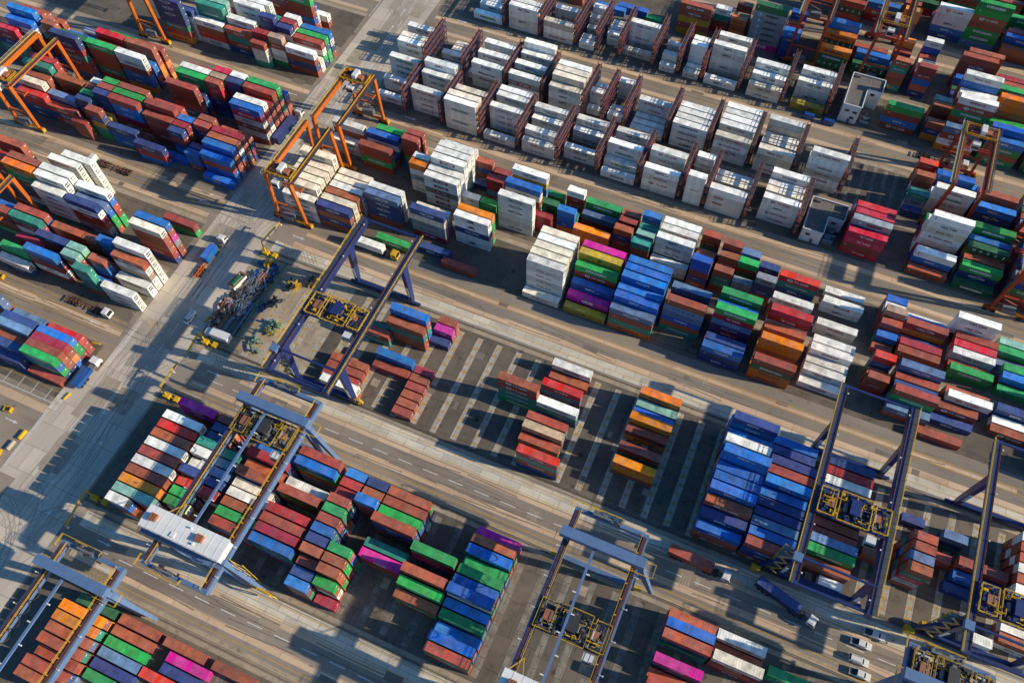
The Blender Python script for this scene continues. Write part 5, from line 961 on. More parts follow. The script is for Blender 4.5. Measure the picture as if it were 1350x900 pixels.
rmg_steel('steel blue gantry crane standing over empty slots at bottom centre', -14.2, 4.0, 13.4, 68.4, 21.0, 60.6, 20.5, 41, 5, (-15.6, 6.4))
rmg_steel('steel blue gantry crane over orange containers in bottom left corner', -128.4, -111.2, -43, 9.8, -36, 3.6, 20.5, -33, 6, False, 'TR1')
rmg_steel('steel blue gantry crane cut by the bottom right corner', 68.6, 86.6, 13.4, 68.6, 21.0, 60.6, 20.5, 64, 7, (66, 88))
rtg('orange tyred yard crane nearest the road junction over cream containers', -145.2, -136.6, 130.6, 156.6, 22, .12, 11, M['orange'], 1.2)
rtg('orange tyred yard crane standing right behind another orange crane', -144.2, -134.8, 158.6, 184.0, 22, .84, 12, M['orange'], .8)
rtg('orange tyred yard crane at the left edge over rust red stacks', -257.5, -249.2, 130.6, 156.4, 22, .12, 13, M['orange'], .8)
rtg('orange tyred yard crane at the top left over the strip road', -243.2, -234.2, 187.6, 213.4, 22, .5, 14, M['orange'], .9)
rtg('orange tyred yard crane at left edge whose legs rise beside white reefers', -226.6, -220.6, 72.6, 98.9, 22, .5, 15, M['orange'], .8)
rtg('red tyred yard crane with white roof box amid dark stacks at right', 55.8, 64.8, 212.2, 240.6, 22, .84, 16, M['orangered'], .9)
rtg('red tyred yard crane at the top edge behind white reefers', -6.4, 2.6, 271.4, 298.6, 22, .7, 17, M['orangered'], .8)
rtg('red tyred yard crane cut by the right edge beside white topped stack', 80.2, 88.8, 186.2, 211.8, 22, .5, 18, M['orangered'], .9)
rtg('red tyred yard crane at the top beside grey and pink containers', 20.5, 29.0, 272.0, 298.0, 22, .3, 19, M['orangered'], .8)
# ------------------------------------------------------------------ reefer racks
def reefer_rack(x, y0, n_rows, label, levels=4):
    H = levels * TIER + 1.0; y1 = y0 + n_rows * 2.92 - .4
    root = empty('reefer_rack', (x, y0, 0), 0, label, 'reefer rack', 'access racks between refrigerated containers')
    b = MB(); d = MB(); g = MB(); w = 1.3; L = y1 - y0
    ny = max(2, round(L / 2.92))
    for k in range(ny + 1):
        for xx in (0, w): b.box(xx - .09, xx + .09, L * k / ny - .09, L * k / ny + .09, 0, H)
    for lv in range(1, levels + 1):
        z = lv * TIER - .1
        d.box(-.05, w + .05, -.2, L + .2, z, z + .1)
        for xx in (0, w): b.box(xx - .07, xx + .07, -.2, L + .2, z - .2, z)
        g.rail([(-.02, -.2, z + .1), (-.02, L + .2, z + .1)], 1.05, .085, 2.92); g.rail([(w + .02, -.2, z + .1), (w + .02, L + .2, z + .1)], 1.05, .085, 2.92); g.rail([(0, -.2, z + .1), (w, -.2, z + .1)], 1.05, .085, 1.3)
    for lv in range(levels):
        z0, z1 = lv * TIER, (lv + 1) * TIER; g.bar((w / 2, -.4 if lv % 2 else 1.8, z0), (w / 2, 1.8 if lv % 2 else -.4, z1), .6, .1)
    b.build('frame', M['blue'], root); d.build('platform', M['deck'], root); g.build('guard_rail', M['orange'], root)
rk = {}
for c in CONT:
    if c['b'] in ('B5', 'B5b', 'B6') and c['bx'] < 24 and c['col'] in 'wckygp': rk.setdefault(c['b'], {})[round(c['bx'] + c['L'], 1)] = 1
for b, nm in (('B5', 'near'), ('B5b', 'middle'), ('B6', 'far')):
    last = -999; k = 0
    for xe in sorted(rk[b]):
        if xe - last < 5 or (b == 'B5' and xe > 16): continue
        nxt = min([q['bx'] for q in CONT if q['b'] == b and q['bx'] > xe - .4] or [xe + 3])
        reefer_rack(xe + .35, BLOCK[b][0] - .3, 6, f"orange and navy access rack, {ORD[k] if k else 'first'} from left among the {nm} row of white reefer stacks"); last = xe; k += 1
# ------------------------------------------------------------------ vehicles
def wheel_set(b, xs, w, r, m=0, dual=False):
    for x in xs:
        for s in (-1, 1): b.tube((x, s * w - s * (.26 if not dual else .5), r), (x, s * w, r), r, 14, m)
def truck(label, loc, rz, cab='white', chassis='dark', load=None, tlen=12.4, tractor_only=False, group=None):
    """tractor unit facing +x, semi-trailer behind it; origin at the rear of the trailer"""
    t = empty('truck', loc, rz, label, 'truck', group)
    cx = tlen + 1.2
    ch = MB()
    for s in (-.45, .45): ch.box(.2, tlen + .4, s - .09, s + .09, .95, 1.25)
    for k in range(9): ch.box(.3 + k * (tlen - .6) / 8 - .12, .3 + k * (tlen - .6) / 8 + .12, -1.15 if k % 2 == 0 else -.5, 1.15 if k % 2 == 0 else .5, 1.0, 1.22)
    ch.box(.1, .35, -1.2, 1.2, .85, 1.2); ch.box(tlen - .1, tlen + .2, -1.2, 1.2, 1.0, 1.4); ch.box(2, 5, -.6, .6, .7, .95)
    tr = ch.build('trailer', M[chassis], t)
    w = MB(); wheel_set(w, (1.4, 2.7, 4.0), 1.2, .5, 0, True); w.build('wheel', M['tyre'], tr)
    f = MB()
    for s in (-.42, .42): f.box(tlen - 2.4, cx + 3.6, s - .1, s + .1, .7, .95)
    f.box(cx - .6, cx + .5, -1.1, 1.1, .6, 1.05); tf = f.build('tractor_frame', M['dark'], t)
    w = MB(); wheel_set(w, (tlen - 1.6, tlen - .3), 1.2, .5, 0, True); wheel_set(w, (cx + 3.2,), 1.2, .5); w.build('wheel', M['tyre'], tf)
    c = MB(); c.prism([(cx + 1.6, .75), (cx + 3.95, .75), (cx + 4.0, 1.75), (cx + 3.55, 2.95), (cx + 1.6, 3.05)], -1.2, 1.2, 0, 'y')
    c.box(cx + 1.7, cx + 3.2, -.9, .9, 3.05, 3.16); cb = c.build('cab', M[cab], t)
    g = MB(); g.quad([(cx + 3.995, -1.05, 1.85), (cx + 3.995, 1.05, 1.85), (cx + 3.60, 1.05, 2.86), (cx + 3.60, -1.05, 2.86)])
    for s in (-1.206, 1.206): g.quad([(cx + 2.3, s, 1.85), (cx + 3.6, s, 1.85), (cx + 3.4, s, 2.7), (cx + 2.3, s, 2.7)])
    g.build('window', M['glass'], cb, fix=False)
    mi = MB()
    for s in (-1.4, 1.4): mi.box(cx + 3.6, cx + 3.75, s - .12, s + .12, 1.9, 2.5)
    mi.build('mirror', M['dark'], cb)
    for s in (-.85, .85):
        h = MB(); h.box(cx + 3.95, cx + 4.02, s - .18, s + .18, .95, 1.2); h.build('headlight', M['lamp'], cb)
    return t
def on_truck(loc, rz, off, L, col, st, label, z=1.27, reefer=False):
    p = Matrix.Rotation(rz, 3, 'Z') @ Vector((off + L / 2, 0, 0))
    return make_container(loc[0] + p.x, loc[1] + p.y, z, L, col, st, label, None, rz + PI, centre=True, reefer=reefer)
def rot2(d): return math.radians(d)
truck('empty container chassis behind a white cab on the upper left strip road', (-204.6, 126.7, 0), PI, 'white', 'rustrail')
truck('empty skeletal chassis with white cab parked beside cream reefers at left', (-191.8, 75.4, 0), 0, 'white', 'rustrail')
L0 = (-158.2, 98.2, 0); truck('orange chassis truck with white cab carrying one short blue container up the main road', L0, rot2(90), 'white', 'orange')
on_truck(L0, rot2(90), 6.2, 6.06, 'b', 'NO', 'short blue container riding on the orange chassis on the main road')
L0 = (-164.4, 158.5, 0); truck('white cab truck at the stack ends hauling a long blue container', L0, rot2(90), 'white', 'dark')
on_truck(L0, rot2(90), .1, 12.19, 'n', 'CO', 'long blue container on the truck parked beside tall stack ends')
L0 = (-118.3, 131.2, 0); truck('truck with pale cab hauling a white green lettered box under the navy crane', L0, 0, 'yellow', 'dark')
on_truck(L0, 0, .1, 12.19, 'w', 'EW', 'white refrigerated container with green lettering on the truck under the navy crane', reefer=True)
make_container(-110.4, 133.9, 1.2, 12.19, 'g', 'EG', 'green container on a chassis beside the white and green truck'); 
b = MB()
for s in (-.45, .45): b.box(-110.2, -98.4, 135.1 + s - .1, 135.1 + s + .1, .85, 1.19)
for x in (-108.5, -107.2, -100): wheel_b = [b.tube((x, 135.1 + s * 1.15, .5), (x, 135.1 + s * .75, .5), .5, 12) for s in (-1, 1)]
tag(b.build('trailer_chassis', M['dark']), 'dark trailer chassis standing under the green container', 'trailer')
L0 = (10.9, 73.7, 0); truck('white cab truck with long maroon container on the middle road at right', L0, rot2(-3), 'white', 'dark'); on_truck(L0, rot2(-3), .1, 12.19, 'r', 'CI', 'long maroon container on the truck right of the bottom centre crane')
L0 = (34.8, 74.9, 0); truck('white cab truck turning across the road with a long navy container', L0, rot2(-16), 'white', 'dark'); on_truck(L0, rot2(-16), .1, 12.19, 'n', 'CG', 'long navy container on the truck slanting across the road')
truck('white cab tractor and bare trailer under the right hand red crane', (47.0, 243.2, 0), 0, 'white', 'dark')
L0 = (64.2, 74.5, 0)
# blue tipper
t = empty('tipper_truck', (-168.3, 50.2, 0), rot2(88), 'blue tipper truck with white cab beside the stacked green and red containers', 'truck')
b = MB(); b.box(.2, 11.2, -.5, .5, .7, 1.05); f = b.build('chassis', M['dark'], t); w = MB(); wheel_set(w, (1.2, 2.5, 3.8), 1.2, .52, 0, True); wheel_set(w, (9.8,), 1.2, .52); w.build('wheel', M['tyre'], f)
b = MB()
b.box(.0, 6.6, -1.22, 1.22, 1.1, 1.25)
for s in (-1, 1): b.box(0, 6.6, s * 1.22 - .06, s * 1.22 + .06, 1.25, 2.7)
b.box(-.06, .06, -1.2, 1.2, 1.25, 2.7); b.box(6.54, 6.66, -1.2, 1.2, 1.25, 2.9)
for k in range(6):
    for s in (-1, 1): b.box(.4 + k * 1.1, .52 + k * 1.1, s * 1.3 - .05, s * 1.3 + .05, 1.2, 2.7)
tb = b.build('tipper_body', M['bluep'], t); b = MB(); b.box(.1, 6.5, -1.1, 1.1, 2.55, 2.62); b.bar((.6, -1.0, 2.66), (6.2, .7, 2.66), .5, .06); b.build('load_cover', M['bluep'], tb)
b = MB(); b.box(6.8, 8.2, -1.0, 1.0, 1.1, 1.7); b.build('hydraulic_tank', M['grey'], t)
b = MB(); b.prism([(8.4, .75), (10.9, .75), (10.95, 1.7), (10.6, 2.8), (8.4, 2.9)], -1.2, 1.2, 0, 'y'); c = b.build('cab', M['white'], t)
g = MB(); g.quad([(10.965, -1.05, 1.75), (10.965, 1.05, 1.75), (10.66, 1.05, 2.7), (10.66, -1.05, 2.7)]); g.build('window', M['glass'], c, fix=False)
def car(name, label, loc, rz, kind, pm, cat, group=None):
    o = empty(name, loc, rz, label, cat, group); L, W = (5.3, 1.85) if kind == 'pickup' else ((4.9, 1.85) if kind == 'suv' else (4.9, 1.75)); h = W / 2
    P = {'pickup': [(-2.6, .45), (2.6, .45), (2.65, .95), (1.45, 1.12), (.75, 1.75), (-.75, 1.78), (-.95, 1.12), (-2.62, 1.1)], 'suv': [(-2.4, .45), (2.4, .45), (2.45, .95), (1.3, 1.12), (.6, 1.75), (-2.1, 1.8), (-2.42, 1.1)],
         'van': [(-2.4, .4), (2.4, .4), (2.45, 1.0), (2.0, 1.2), (1.35, 2.0), (-2.3, 2.05), (-2.45, 1.1)]}[kind]
    b = MB(); n = len(P); i = 0                                     # cambered body: narrower at roof level
    def hw(z): return h if z < 1.2 else h * .84
    for s in (-1, 1):
        for x, z in P: b.v.append((x, s * hw(z), z))
    for k in range(n): b.f.append((k, (k + 1) % n, n + (k + 1) % n, n + k)); b.m.append(0); b.c.append(None)
    b.f += [tuple(range(n))[::-1], tuple(range(n, 2 * n))]; b.m += [0, 0]; b.c += [None, None]
    body = b.build('body', M[pm], o)
    g = MB(); e = .012
    def glass(p, q, y0a, y0b): g.quad([(p[0] + e, -y0a, p[1]), (p[0] + e, y0a, p[1]), (q[0] + e, y0b, q[1] + e), (q[0] + e, -y0b, q[1] + e)])
    fr = {'pickup': ((1.37, 1.2), (.83, 1.7)), 'suv': ((1.22, 1.2), (.68, 1.69)), 'van': ((1.92, 1.3), (1.43, 1.92))}[kind]; glass(*fr, h * .82, h * .74)
    x0, x1 = {'pickup': (-.72, .78), 'suv': (-2.0, .68), 'van': (-2.1, 1.3)}[kind]; zt = 1.66 if kind != 'van' else 1.85
    for s in (-1, 1): g.quad([(x0 - .1, s * (h * .93), 1.25), (x1 + .45, s * (h * .93), 1.25), (x1, s * (h * .845), zt), (x0, s * (h * .845), zt)])
    rb = {'pickup': (-.97, 1.2, -.8, 1.7), 'suv': (-2.40, 1.2, -2.17, 1.7), 'van': (-2.45, 1.25, -2.35, 1.9)}[kind]; g.quad([(rb[0] - .02, -h * .8, rb[1]), (rb[0] - .02, h * .8, rb[1]), (rb[2] - .02, h * .72, rb[3]), (rb[2] - .02, -h * .72, rb[3])])
    g.build('window', M['glass'], body, fix=False)
    w = MB(); wheel_set(w, (-1.55, 1.55), h + .02, .36); w.build('wheel', M['tyre'], o)
    if kind == 'pickup':
        b = MB(); b.box(-2.5, -1.0, -h * .84, h * .84, 1.1, 1.135); b.build('cargo_bed', M['dark'], o)
    if kind != 'pickup':
        b = MB()
        for s in (-.6, .6): b.bar((-1.9, s, 1.86 if kind == 'suv' else 2.1), (.4, s, 1.86 if kind == 'suv' else 2.1), .06)
        b.build('roof_rack', M['grey'], body)
    for s in (-.65, .65):
        b = MB(); b.box(2.42 if kind != 'pickup' else 2.62, 2.47 if kind != 'pickup' else 2.67, s - .16, s + .16, .72, .9); b.build('headlight', M['lamp'], body)
    return o
car('van', 'white van driving alone on the main road', (-151.0, 84.7, 0), rot2(-90), 'van', 'carwhite', 'van')
car('pickup_truck', 'white pickup nearest the navy crane rail on the right road', (66.1, 73.9, 0), 0, 'pickup', 'carwhite', 'pickup', 'white cars on the right road')
car('pickup_truck', 'white pickup in the middle lane, second in the group of white cars', (63.4, 70.3, 0), 0, 'pickup', 'carwhite', 'pickup', 'white cars on the right road')
car('suv', 'white estate car with full roof among the white pickups', (63.7, 66.0, 0), 0, 'suv', 'carwhite', 'car', 'white cars on the right road')
car('pickup_truck', 'white pickup by the yellow kerb line nearest the bottom of the picture', (64.6, 62.9, 0), 0, 'pickup', 'carwhite', 'pickup', 'white cars on the right road')
car('van', 'blue van parked left of another in front of yellow container', (7.7, 246.1, 0), rot2(180), 'van', 'vanblue', 'van', 'blue vans'); car('van', 'blue van parked nearest the white office building corner', (14.9, 245.9, 0), rot2(180), 'van', 'vanblue', 'van', 'blue vans')
# ------------------------------------------------------------------ two white office blocks, L-shaped
def office(label, x0, x1, y0, y1, nx, ny, h, wins):
    o = empty('office_building', ((x0 + x1) / 2, y1, 0), 0, label, 'building'); inv = Matrix.Translation(-o.location)
    def B(b, n, m, p=o):
        q = b.build(n, m, p)
        if p is o: q.matrix_parent_inverse = inv
        return q
    P = [(x0, y0), (nx, y0), (nx, ny), (x1, ny), (x1, y1), (x0, y1)]
    b = MB(); n = len(P)
    for k in range(n):
        a, c = P[k], P[(k + 1) % n]; b.quad([(*a, 0), (*c, 0), (*c, h), (*a, h)])
    wl = B(b, 'wall', M['wall'])
    b = MB(); b.quad([(px, py, h - .35) for px, py in P]); B(b, 'roof', M['roofgrey'])
    b = MB()
    for k in range(n):
        a, c = Vector((*P[k], 0)), Vector((*P[(k + 1) % n], 0)); b.bar(a + Vector((0, 0, h + .02)), c + Vector((0, 0, h + .02)), .34, .3)
    B(b, 'parapet', M['white'])
    for (wx, wy, wz, s) in wins:
        f = MB()
        if s == 's': f.box(wx - .85, wx + .85, wy - .08, wy + .02, wz - .65, wz + .65); fo = f.build('window', M['white'], wl); g = MB(); g.box(wx - .75, wx + .75, wy - .1, wy - .07, wz - .55, wz + .55)
        else: f.box(wx - .02, wx + .08, wy - .85, wy + .85, wz - .65, wz + .65); fo = f.build('window', M['white'], wl); g = MB(); g.box(wx + .07, wx + .1, wy - .75, wy + .75, wz - .55, wz + .55)
        g.build('pane', M['glass'], fo)
    b = MB(); b.box(nx - 3.2, nx - 2.2, y0 - .06, y0 + .02, 0, 2.1); d = B(b, 'door', M['grey']); b = MB(); b.box(nx - 2.45, nx - 2.35, y0 - .12, y0 - .05, 1.0, 1.1); b.build('handle', M['dark'], d)
    b = MB(); q = random.Random(int(y0))
    for k in range(5): b.box(nx + .5 + q.uniform(0, 3), nx + 1.3 + q.uniform(0, 3.6), y0 + 1 + k * 1.3, y0 + 1.9 + k * 1.3, 0, q.uniform(.8, 2.0))
    for k in range(6): b.tube((nx + 1 + .6 * k, ny - .3, 0), (nx + 1 + .6 * k, ny - .3, h * .8), .06, 6)
    B(b, 'plant_equipment', M['galv'])
    b = MB(); b.rail([(x0 + .6, y1 - .8, h - .3), (x0 + 3.6, y1 - .8, h - .3)], .8, .1, 1); b.cbox(x0 + 2, y1 - 1.4, h + .1, 1.6, .9, .8); B(b, 'roof_unit', M['grey'])
    b = MB(); b.box(x0 + 1, x1 - 1, y0 + (ny - y0) * 1.25, y0 + (ny - y0) * 1.25 + .12, h - .35, h - .31); b.box(nx + .3, nx + .42, ny + 1, y1 - 1, h - .35, h - .305); B(b, 'roof_joint', M['conc'])
office('white L-shaped office with grey flat roof beside the blue vans', 17.8, 29.4, 249.4, 266.4, 24.2, 259.5, 8.0, [(19.8, 249.4, 5.4, 's'), (22.6, 249.4, 5.2, 's'), (22.2, 249.4, 2.6, 's'), (26.4, 259.5, 6.2, 's'), (24.2, 253.5, 5.2, 'e')])
office('white L-shaped office with dark shaded roof left of the crimson stack', 17.9, 29.7, 190.7, 205.1, 24.5, 198.3, 6.0, [(20, 190.7, 3.8, 's'), (26.8, 198.3, 3.8, 's')])
# ------------------------------------------------------------------ traffic arms with lamps at the block corners
def gate(label, bx, by, tx, ty):
    o = empty('lamp_gantry', (bx, by, 0), 0, label, 'lamp gantry', 'yellow lamp arms at the road corners'); d = Vector((tx - bx, ty - by, 0))
    b = MB(); b.cbox(.2, 0, .9, 2.0, 1.5, 1.6); b.cbox(3.4, .2, .7, 1.5, 1.7, 1.2); b.bar((.9, 0, 1), (3.0, .1, .9), .3); b.cbox(-.6, .4, .5, 1.2, .7, .8); b.build('base_unit', M['yellow'], o)
    b = MB(); b.bar((0, 0, 1.5), (-.3, .4, 6.0), .36); p = b.build('post', M['yellow'], o)
    b = MB(); b.bar((-.3, .4, 6.0), (-.3 + d.x, .4 + d.y, 6.3), .32); b.rail([(-.3, .4, 6.2), (-.3 + d.x, .4 + d.y, 6.5)], .5, .07, 1.4); a = b.build('arm', M['yellow'], o)
    b = MB()
    for k in (.35, .68, .98):
        q = Vector((-.3, .4, 6.0)) + d * k; b.bar(q, q + Vector((.7, -.2, .1)), .08); b.tube(q + Vector((.7, -.2, -.25)), q + Vector((.7, -.2, .2)), .3, 12)
    b.build('lamp', M['lamp'], a)
    b = MB(); b.ring((2.0, -1.2, .35), .5, .12, 'z', 12); b.tube((1, 1, .2), (2.4, 1.2, .2), .14, 8); b.build('hose_coil', M['dark'], o)
gate('yellow lamp arm on the corner beside the upper road and scrap yard', -142.3, 115.8, -140.8, 124.8); gate('yellow lamp arm at the scrap yard corner by the white lorry', -141.4, 79.1, -140.4, 70.4)
gate('yellow lamp arm beside the magenta container corner', -141.4, 58.8, -141.1, 67.4); gate('yellow lamp arm at the lower road corner above the bottom left crane', -141.4, 24.2, -139.8, 13.6)
# ------------------------------------------------------------------ scrap yard
q = random.Random(21)
b = MB(); b.rail([(-133.4, 83.6, 0), (-133.4, 114.6, 0), (-143.4, 114.6, 0)], 1.3, .12, 2.5); b.rail([(-141.5, 80.2, 0), (-130, 80.2, 0)], 1.3, .12, 2.5)
tag(b.build('fence', M['greenp']), 'green wire fence along the right edge of the scrap yard', 'fence')
def heap(label, n, box, mats, lens, cat='scrap'):
    b = MB(); x0, x1, y0, y1 = box
    for k in range(n):
        x, y = q.uniform(x0, x1), q.uniform(y0, y1); a = q.gauss(PI / 2, .55); l = q.uniform(*lens); z = q.uniform(.15, 1.3); w = q.uniform(.12, .45)
        d = Vector((math.cos(a), math.sin(a), q.uniform(-.05, .12))) * l / 2; b.bar(Vector((x, y, z)) - d, Vector((x, y, z)) + d, w, w * q.uniform(.5, 1.4), q.randrange(len(mats)))
        if k % 3 == 0: b.cbox(x + q.uniform(-1, 1), y, q.uniform(.2, .9), q.uniform(.4, 1.5), q.uniform(.4, 1.5), q.uniform(.3, 1.0), q.randrange(len(mats)))
    o = b.build('scrap_heap', mats); return tag(o, label, cat)
heap('tangled heap of grey scrap frames in the middle of the scrap yard', 190, (-141.5, -135.5, 91, 106), [M['scrap'], M['galv'], M['dark'], M['steelblue'], M['scrap']], (1, 5))
heap('low litter of rusty scrap along the road side of the scrap yard', 90, (-144.4, -141.5, 84.5, 100), [M['scrap'], M['dark'], M['conc'], M['brown']], (.4, 1.6))
heap('blue and grey machine parts at the top end of the scrap yard', 70, (-141.5, -134.2, 106, 113.2), [M['bluep'], M['galv'], M['dark'], M['bluep']], (.6, 3))
b = MB()
for k in range(11): b.bar((-139.4 + .55 * k + q.uniform(-.2, .2), 84.5 + q.uniform(-.5, 1.0), .3 + .35 * (k % 3)), (-138.8 + .5 * k, 95 + q.uniform(-2, 2), .4 + .35 * (k % 3)), .38, .3, k % 2)
tag(b.build('steel_beams', [M['galv'], M['scrap']]), 'long pale steel beams lying side by side behind the white lorry', 'steel beams')
b = MB(); b.box(-141.0, -140.2, 84.6, 93.0, .1, .5); b.box(-141.3, -139.9, 84.6, 93.0, .5, .62); tag(b.build('rusty_beam', M['brown']), 'single rusty brown girder lying beside the pale beams', 'steel beam')
for k in range(4):
    b = MB(); x = -139.6 + .95 * k; b.tube((x, 104.4, .7), (x + .5, 108.6, .7), .42, 14); b.ring((x, 104.4, .7), .42, .1, 'y', 14); b.ring((x + .5, 108.6, .7), .42, .1, 'y', 14)
    tag(b.build('pipe', M['brown']), 'brown red pipe section lying with three others at the top of the scrap yard', 'pipe', 'brown pipes in the scrap yard')
b = MB()
for s in (-.7, .7): b.ring((-138.8 + s, 111.9, 1.3), 1.25, .28, 'x', 20); 
for s in (-.7, .7):
    for k in range(6): b.bar((-138.8 + s, 111.9, 1.3), (-138.8 + s, 111.9 + 1.25 * math.cos(k * PI / 3), 1.3 + 1.25 * math.sin(k * PI / 3)), .18)
b.tube((-139.4, 111.9, 1.3), (-138.2, 111.9, 1.3), .6, 14); tag(b.build('cable_drum', M['yellow']), 'yellow cable drum on edge at the top of the scrap yard', 'cable drum')
o = empty('skip_container', (-144.3, 102.2, 0), rot2(80), 'open white sided skip with red rim and green cover by the scrap yard', 'skip')
b = MB(); b.box(-3, 3, -1.2, -1.1, .1, 2.2); b.box(-3, 3, 1.1, 1.2, .1, 2.2); b.box(-3, -2.9, -1.2, 1.2, .1, 2.2); b.box(2.9, 3, -1.2, 1.2, .1, 2.2); b.box(-3, 3, -1.2, 1.2, .05, .15); b.build('body', M['white'], o)
b = MB()
for a in ((-3, -1.2, 3, -1.2), (3, -1.2, 3, 1.2), (3, 1.2, -3, 1.2), (-3, 1.2, -3, -1.2)): b.bar((a[0], a[1], 2.25), (a[2], a[3], 2.25), .45, .12)
b.build('rim', M['brown'], o); b = MB(); b.prism([(-1.1, 1.9), (1.1, 1.9), (.6, 2.35), (-.6, 2.4)], -2.3, 2.0); b.build('cover', M['greenp'], o)
b = MB()
for k in range(12):
    a = 2 * PI * k / 12; c = 2 * PI * (k + 1) / 12; b.bar((-143.2 + 2.3 * math.cos(a), 93.2 + 2.6 * math.sin(a), .5), (-143.2 + 2.3 * math.cos(c), 93.2 + 2.6 * math.sin(c), .5), .5, .8, k % 2)
tag(b.build('barrier_ring', [M['redp'], M['white']]), 'ring of red and white water filled barriers beside the scrap yard', 'barrier')
t = empty('box_lorry', (-142.8, 82.4, 0), 0, 'white box lorry parked across the lower end of the scrap yard', 'lorry')
b = MB(); b.box(0, 8.4, -.5, .5, .6, .95); f = b.build('chassis', M['bluep'], t); w = MB(); wheel_set(w, (1.3, 6.0), 1.15, .48); w.build('wheel', M['tyre'], f)
b = MB(); b.box(2.3, 8.6, -1.25, 1.25, 1.0, 3.4); b.build('cargo_box', M['white'], t)
b = MB(); b.prism([(-.2, .7), (1.9, .7), (1.9, 2.6), (.2, 2.55), (-.15, 1.7)], -1.1, 1.1, 0, 'y'); c = b.build('cab', M['white'], t); g = MB(); g.quad([(-.16, -.95, 1.75), (-.16, .95, 1.75), (.17, .95, 2.48), (.17, -.95, 2.48)]); g.build('window', M['glass'], c, fix=False)
def spreader(label, x, y, a, m1, m2, n=10, name='spreader_parts'):
    b = MB()
    for k in range(n):
        l = q.uniform(.8, 2.6); p = Vector((x + q.uniform(-1.8, 1.8), y + q.uniform(-2.2, 2.2), q.uniform(.3, 1.4))); d = Vector((math.cos(a + q.gauss(0, .7)), math.sin(a + q.gauss(0, .7)), q.uniform(0, .6))) * l / 2; b.bar(p - d, p + d, q.uniform(.2, .45), None, 0 if q.random() < .65 else 1)
        if k % 3 == 0: b.tube(p, p + Vector((0, 0, 1.0)), .4, 10, 1)
    tag(b.build(name, [m1, m2]), label, 'machine parts')
spreader('cluster of yellow and green lifting gear standing left of the navy girder', -124.4, 92.0, .3, M['yellow'], M['seafoam'], 46); spreader('sea green lifting gear lying alone below the yellow cluster', -126.2, 84.6, -.4, M['seafoam'], M['seafoam'], 14)
spreader('dark steel castings lying on the concrete beside the green fence', -128.6, 99.5, .3, M['dark'], M['scrap'], 20); spreader('blue machine frame on the concrete beside dark castings', -131.5, 97.6, 1.2, M['bluep'], M['dark'], 12)
spreader('yellow and black machine stand beside the upper fence corner', -127.0, 108.5, 1.4, M['yellow'], M['dark'], 16); spreader('yellow kerb machine under the girder near the upper rail', -121.8, 111.5, -.3, M['yellow'], M['dark'], 14)
# blocks and crates on the left yard edge
for k, (x, y, m, lb) in enumerate(((-173.4, 31.6, 'yellow', 'yellow concrete barrier block farthest up the left kerb line'), (-174.3, 27.6, 'conc', 'bare concrete barrier block below the yellow one'), (-174.9, 21.4, 'conc', 'bare concrete barrier block lowest on the left kerb line'))):
    b = MB(); b.prism([(-.45, 0), (.45, 0), (.25, 1.0), (-.25, 1.0)], -1.5, 1.5); o = b.build('barrier_block', M[m], None, (x, y, 0), PI / 2 * .97); tag(o, lb, 'barrier', 'concrete blocks on the left yard')
def pallet(label, x, y):
    b = MB(); b.cbox(0, 0, .5, 2.0, 1.6, .9, 0); b.cbox(0, 0, 1.0, 1.5, 1.1, .12, 1); b.rail([(-1, -.8, .9), (1, -.8, .9), (1, .8, .9), (-1, .8, .9), (-1, -.8, .9)], .5, .09, 1, 0); o = b.build('pump_unit', [M['yellow'], M['dark']], None, (x, y, 0), .2); tag(o, label, 'machine')
pallet('yellow machine box beside the left kerb line', -176.4, 24.4); pallet('yellow machine half cut by the left picture edge', -182.6, 36.4); pallet('yellow machine at the far left strip road', -217.6, 73.6)
for x, y, a, lb in ((-169.6, 47.0, 1.4, 'yellow kerb post bar right of the short concrete slab'), (-173.0, 65.4, .2, 'yellow kerb bar at the corner of the red stack'), (-145.9, 86.6, 1.35, 'yellow bar on the road edge beside the scrap yard')):
    b = MB(); b.prism([(-.3, 0), (.3, 0), (.2, .5), (-.2, .5)], -1.3, 1.3); tag(b.build('wheel_stop', M['yellow'], None, (x, y, .01), a), lb, 'wheel stop')
# tank containers beside the far left stacks
def tank(x, y, z, label):
    o = empty('tank_container', (x, y, z), 0, label, 'tank container', 'stack of tank containers'); b = MB()
    for sx in (-5.9, 5.9):
        for sy in (-1.14, 1.14): b.cbox(sx, sy, 1.3, .16, .16, 2.6)
        for zz in (.1, 2.5): b.cbox(sx, 0, zz, .16, 2.3, .16)
    for sy in (-1.14, 1.14): b.cbox(0, sy, .1, 11.8, .14, .16); b.cbox(0, sy, 2.52, 11.8, .12, .12)
    b.build('frame', M['bluep'], o); b = MB(); b.tube((-5.5, 0, 1.32), (5.6, 0, 1.32), 1.15, 24); b.tube((5.6, 0, 1.32), (5.95, 0, 1.32), 1.15, 24, 0, .7); t = b.build('tank', M['white'], o)
    b = MB(); b.tube((5.95, 0, 1.32), (6.0, 0, 1.32), .32, 16); b.build('manhole', M['bluep'], t); b = MB(); b.box(-5.4, 5.4, -.3, .3, 2.46, 2.52); b.build('walkway', M['bluep'], t)
for k in range(4): tank(-251.0, 174.0, 2.74 * k, ['white tank container lowest of the stack of four round ended tanks', 'white tank container second from the ground in the stack of tanks', 'white tank container third from the ground in the stack of tanks', 'white tank container on top of the stack of four round ended tanks'][k])
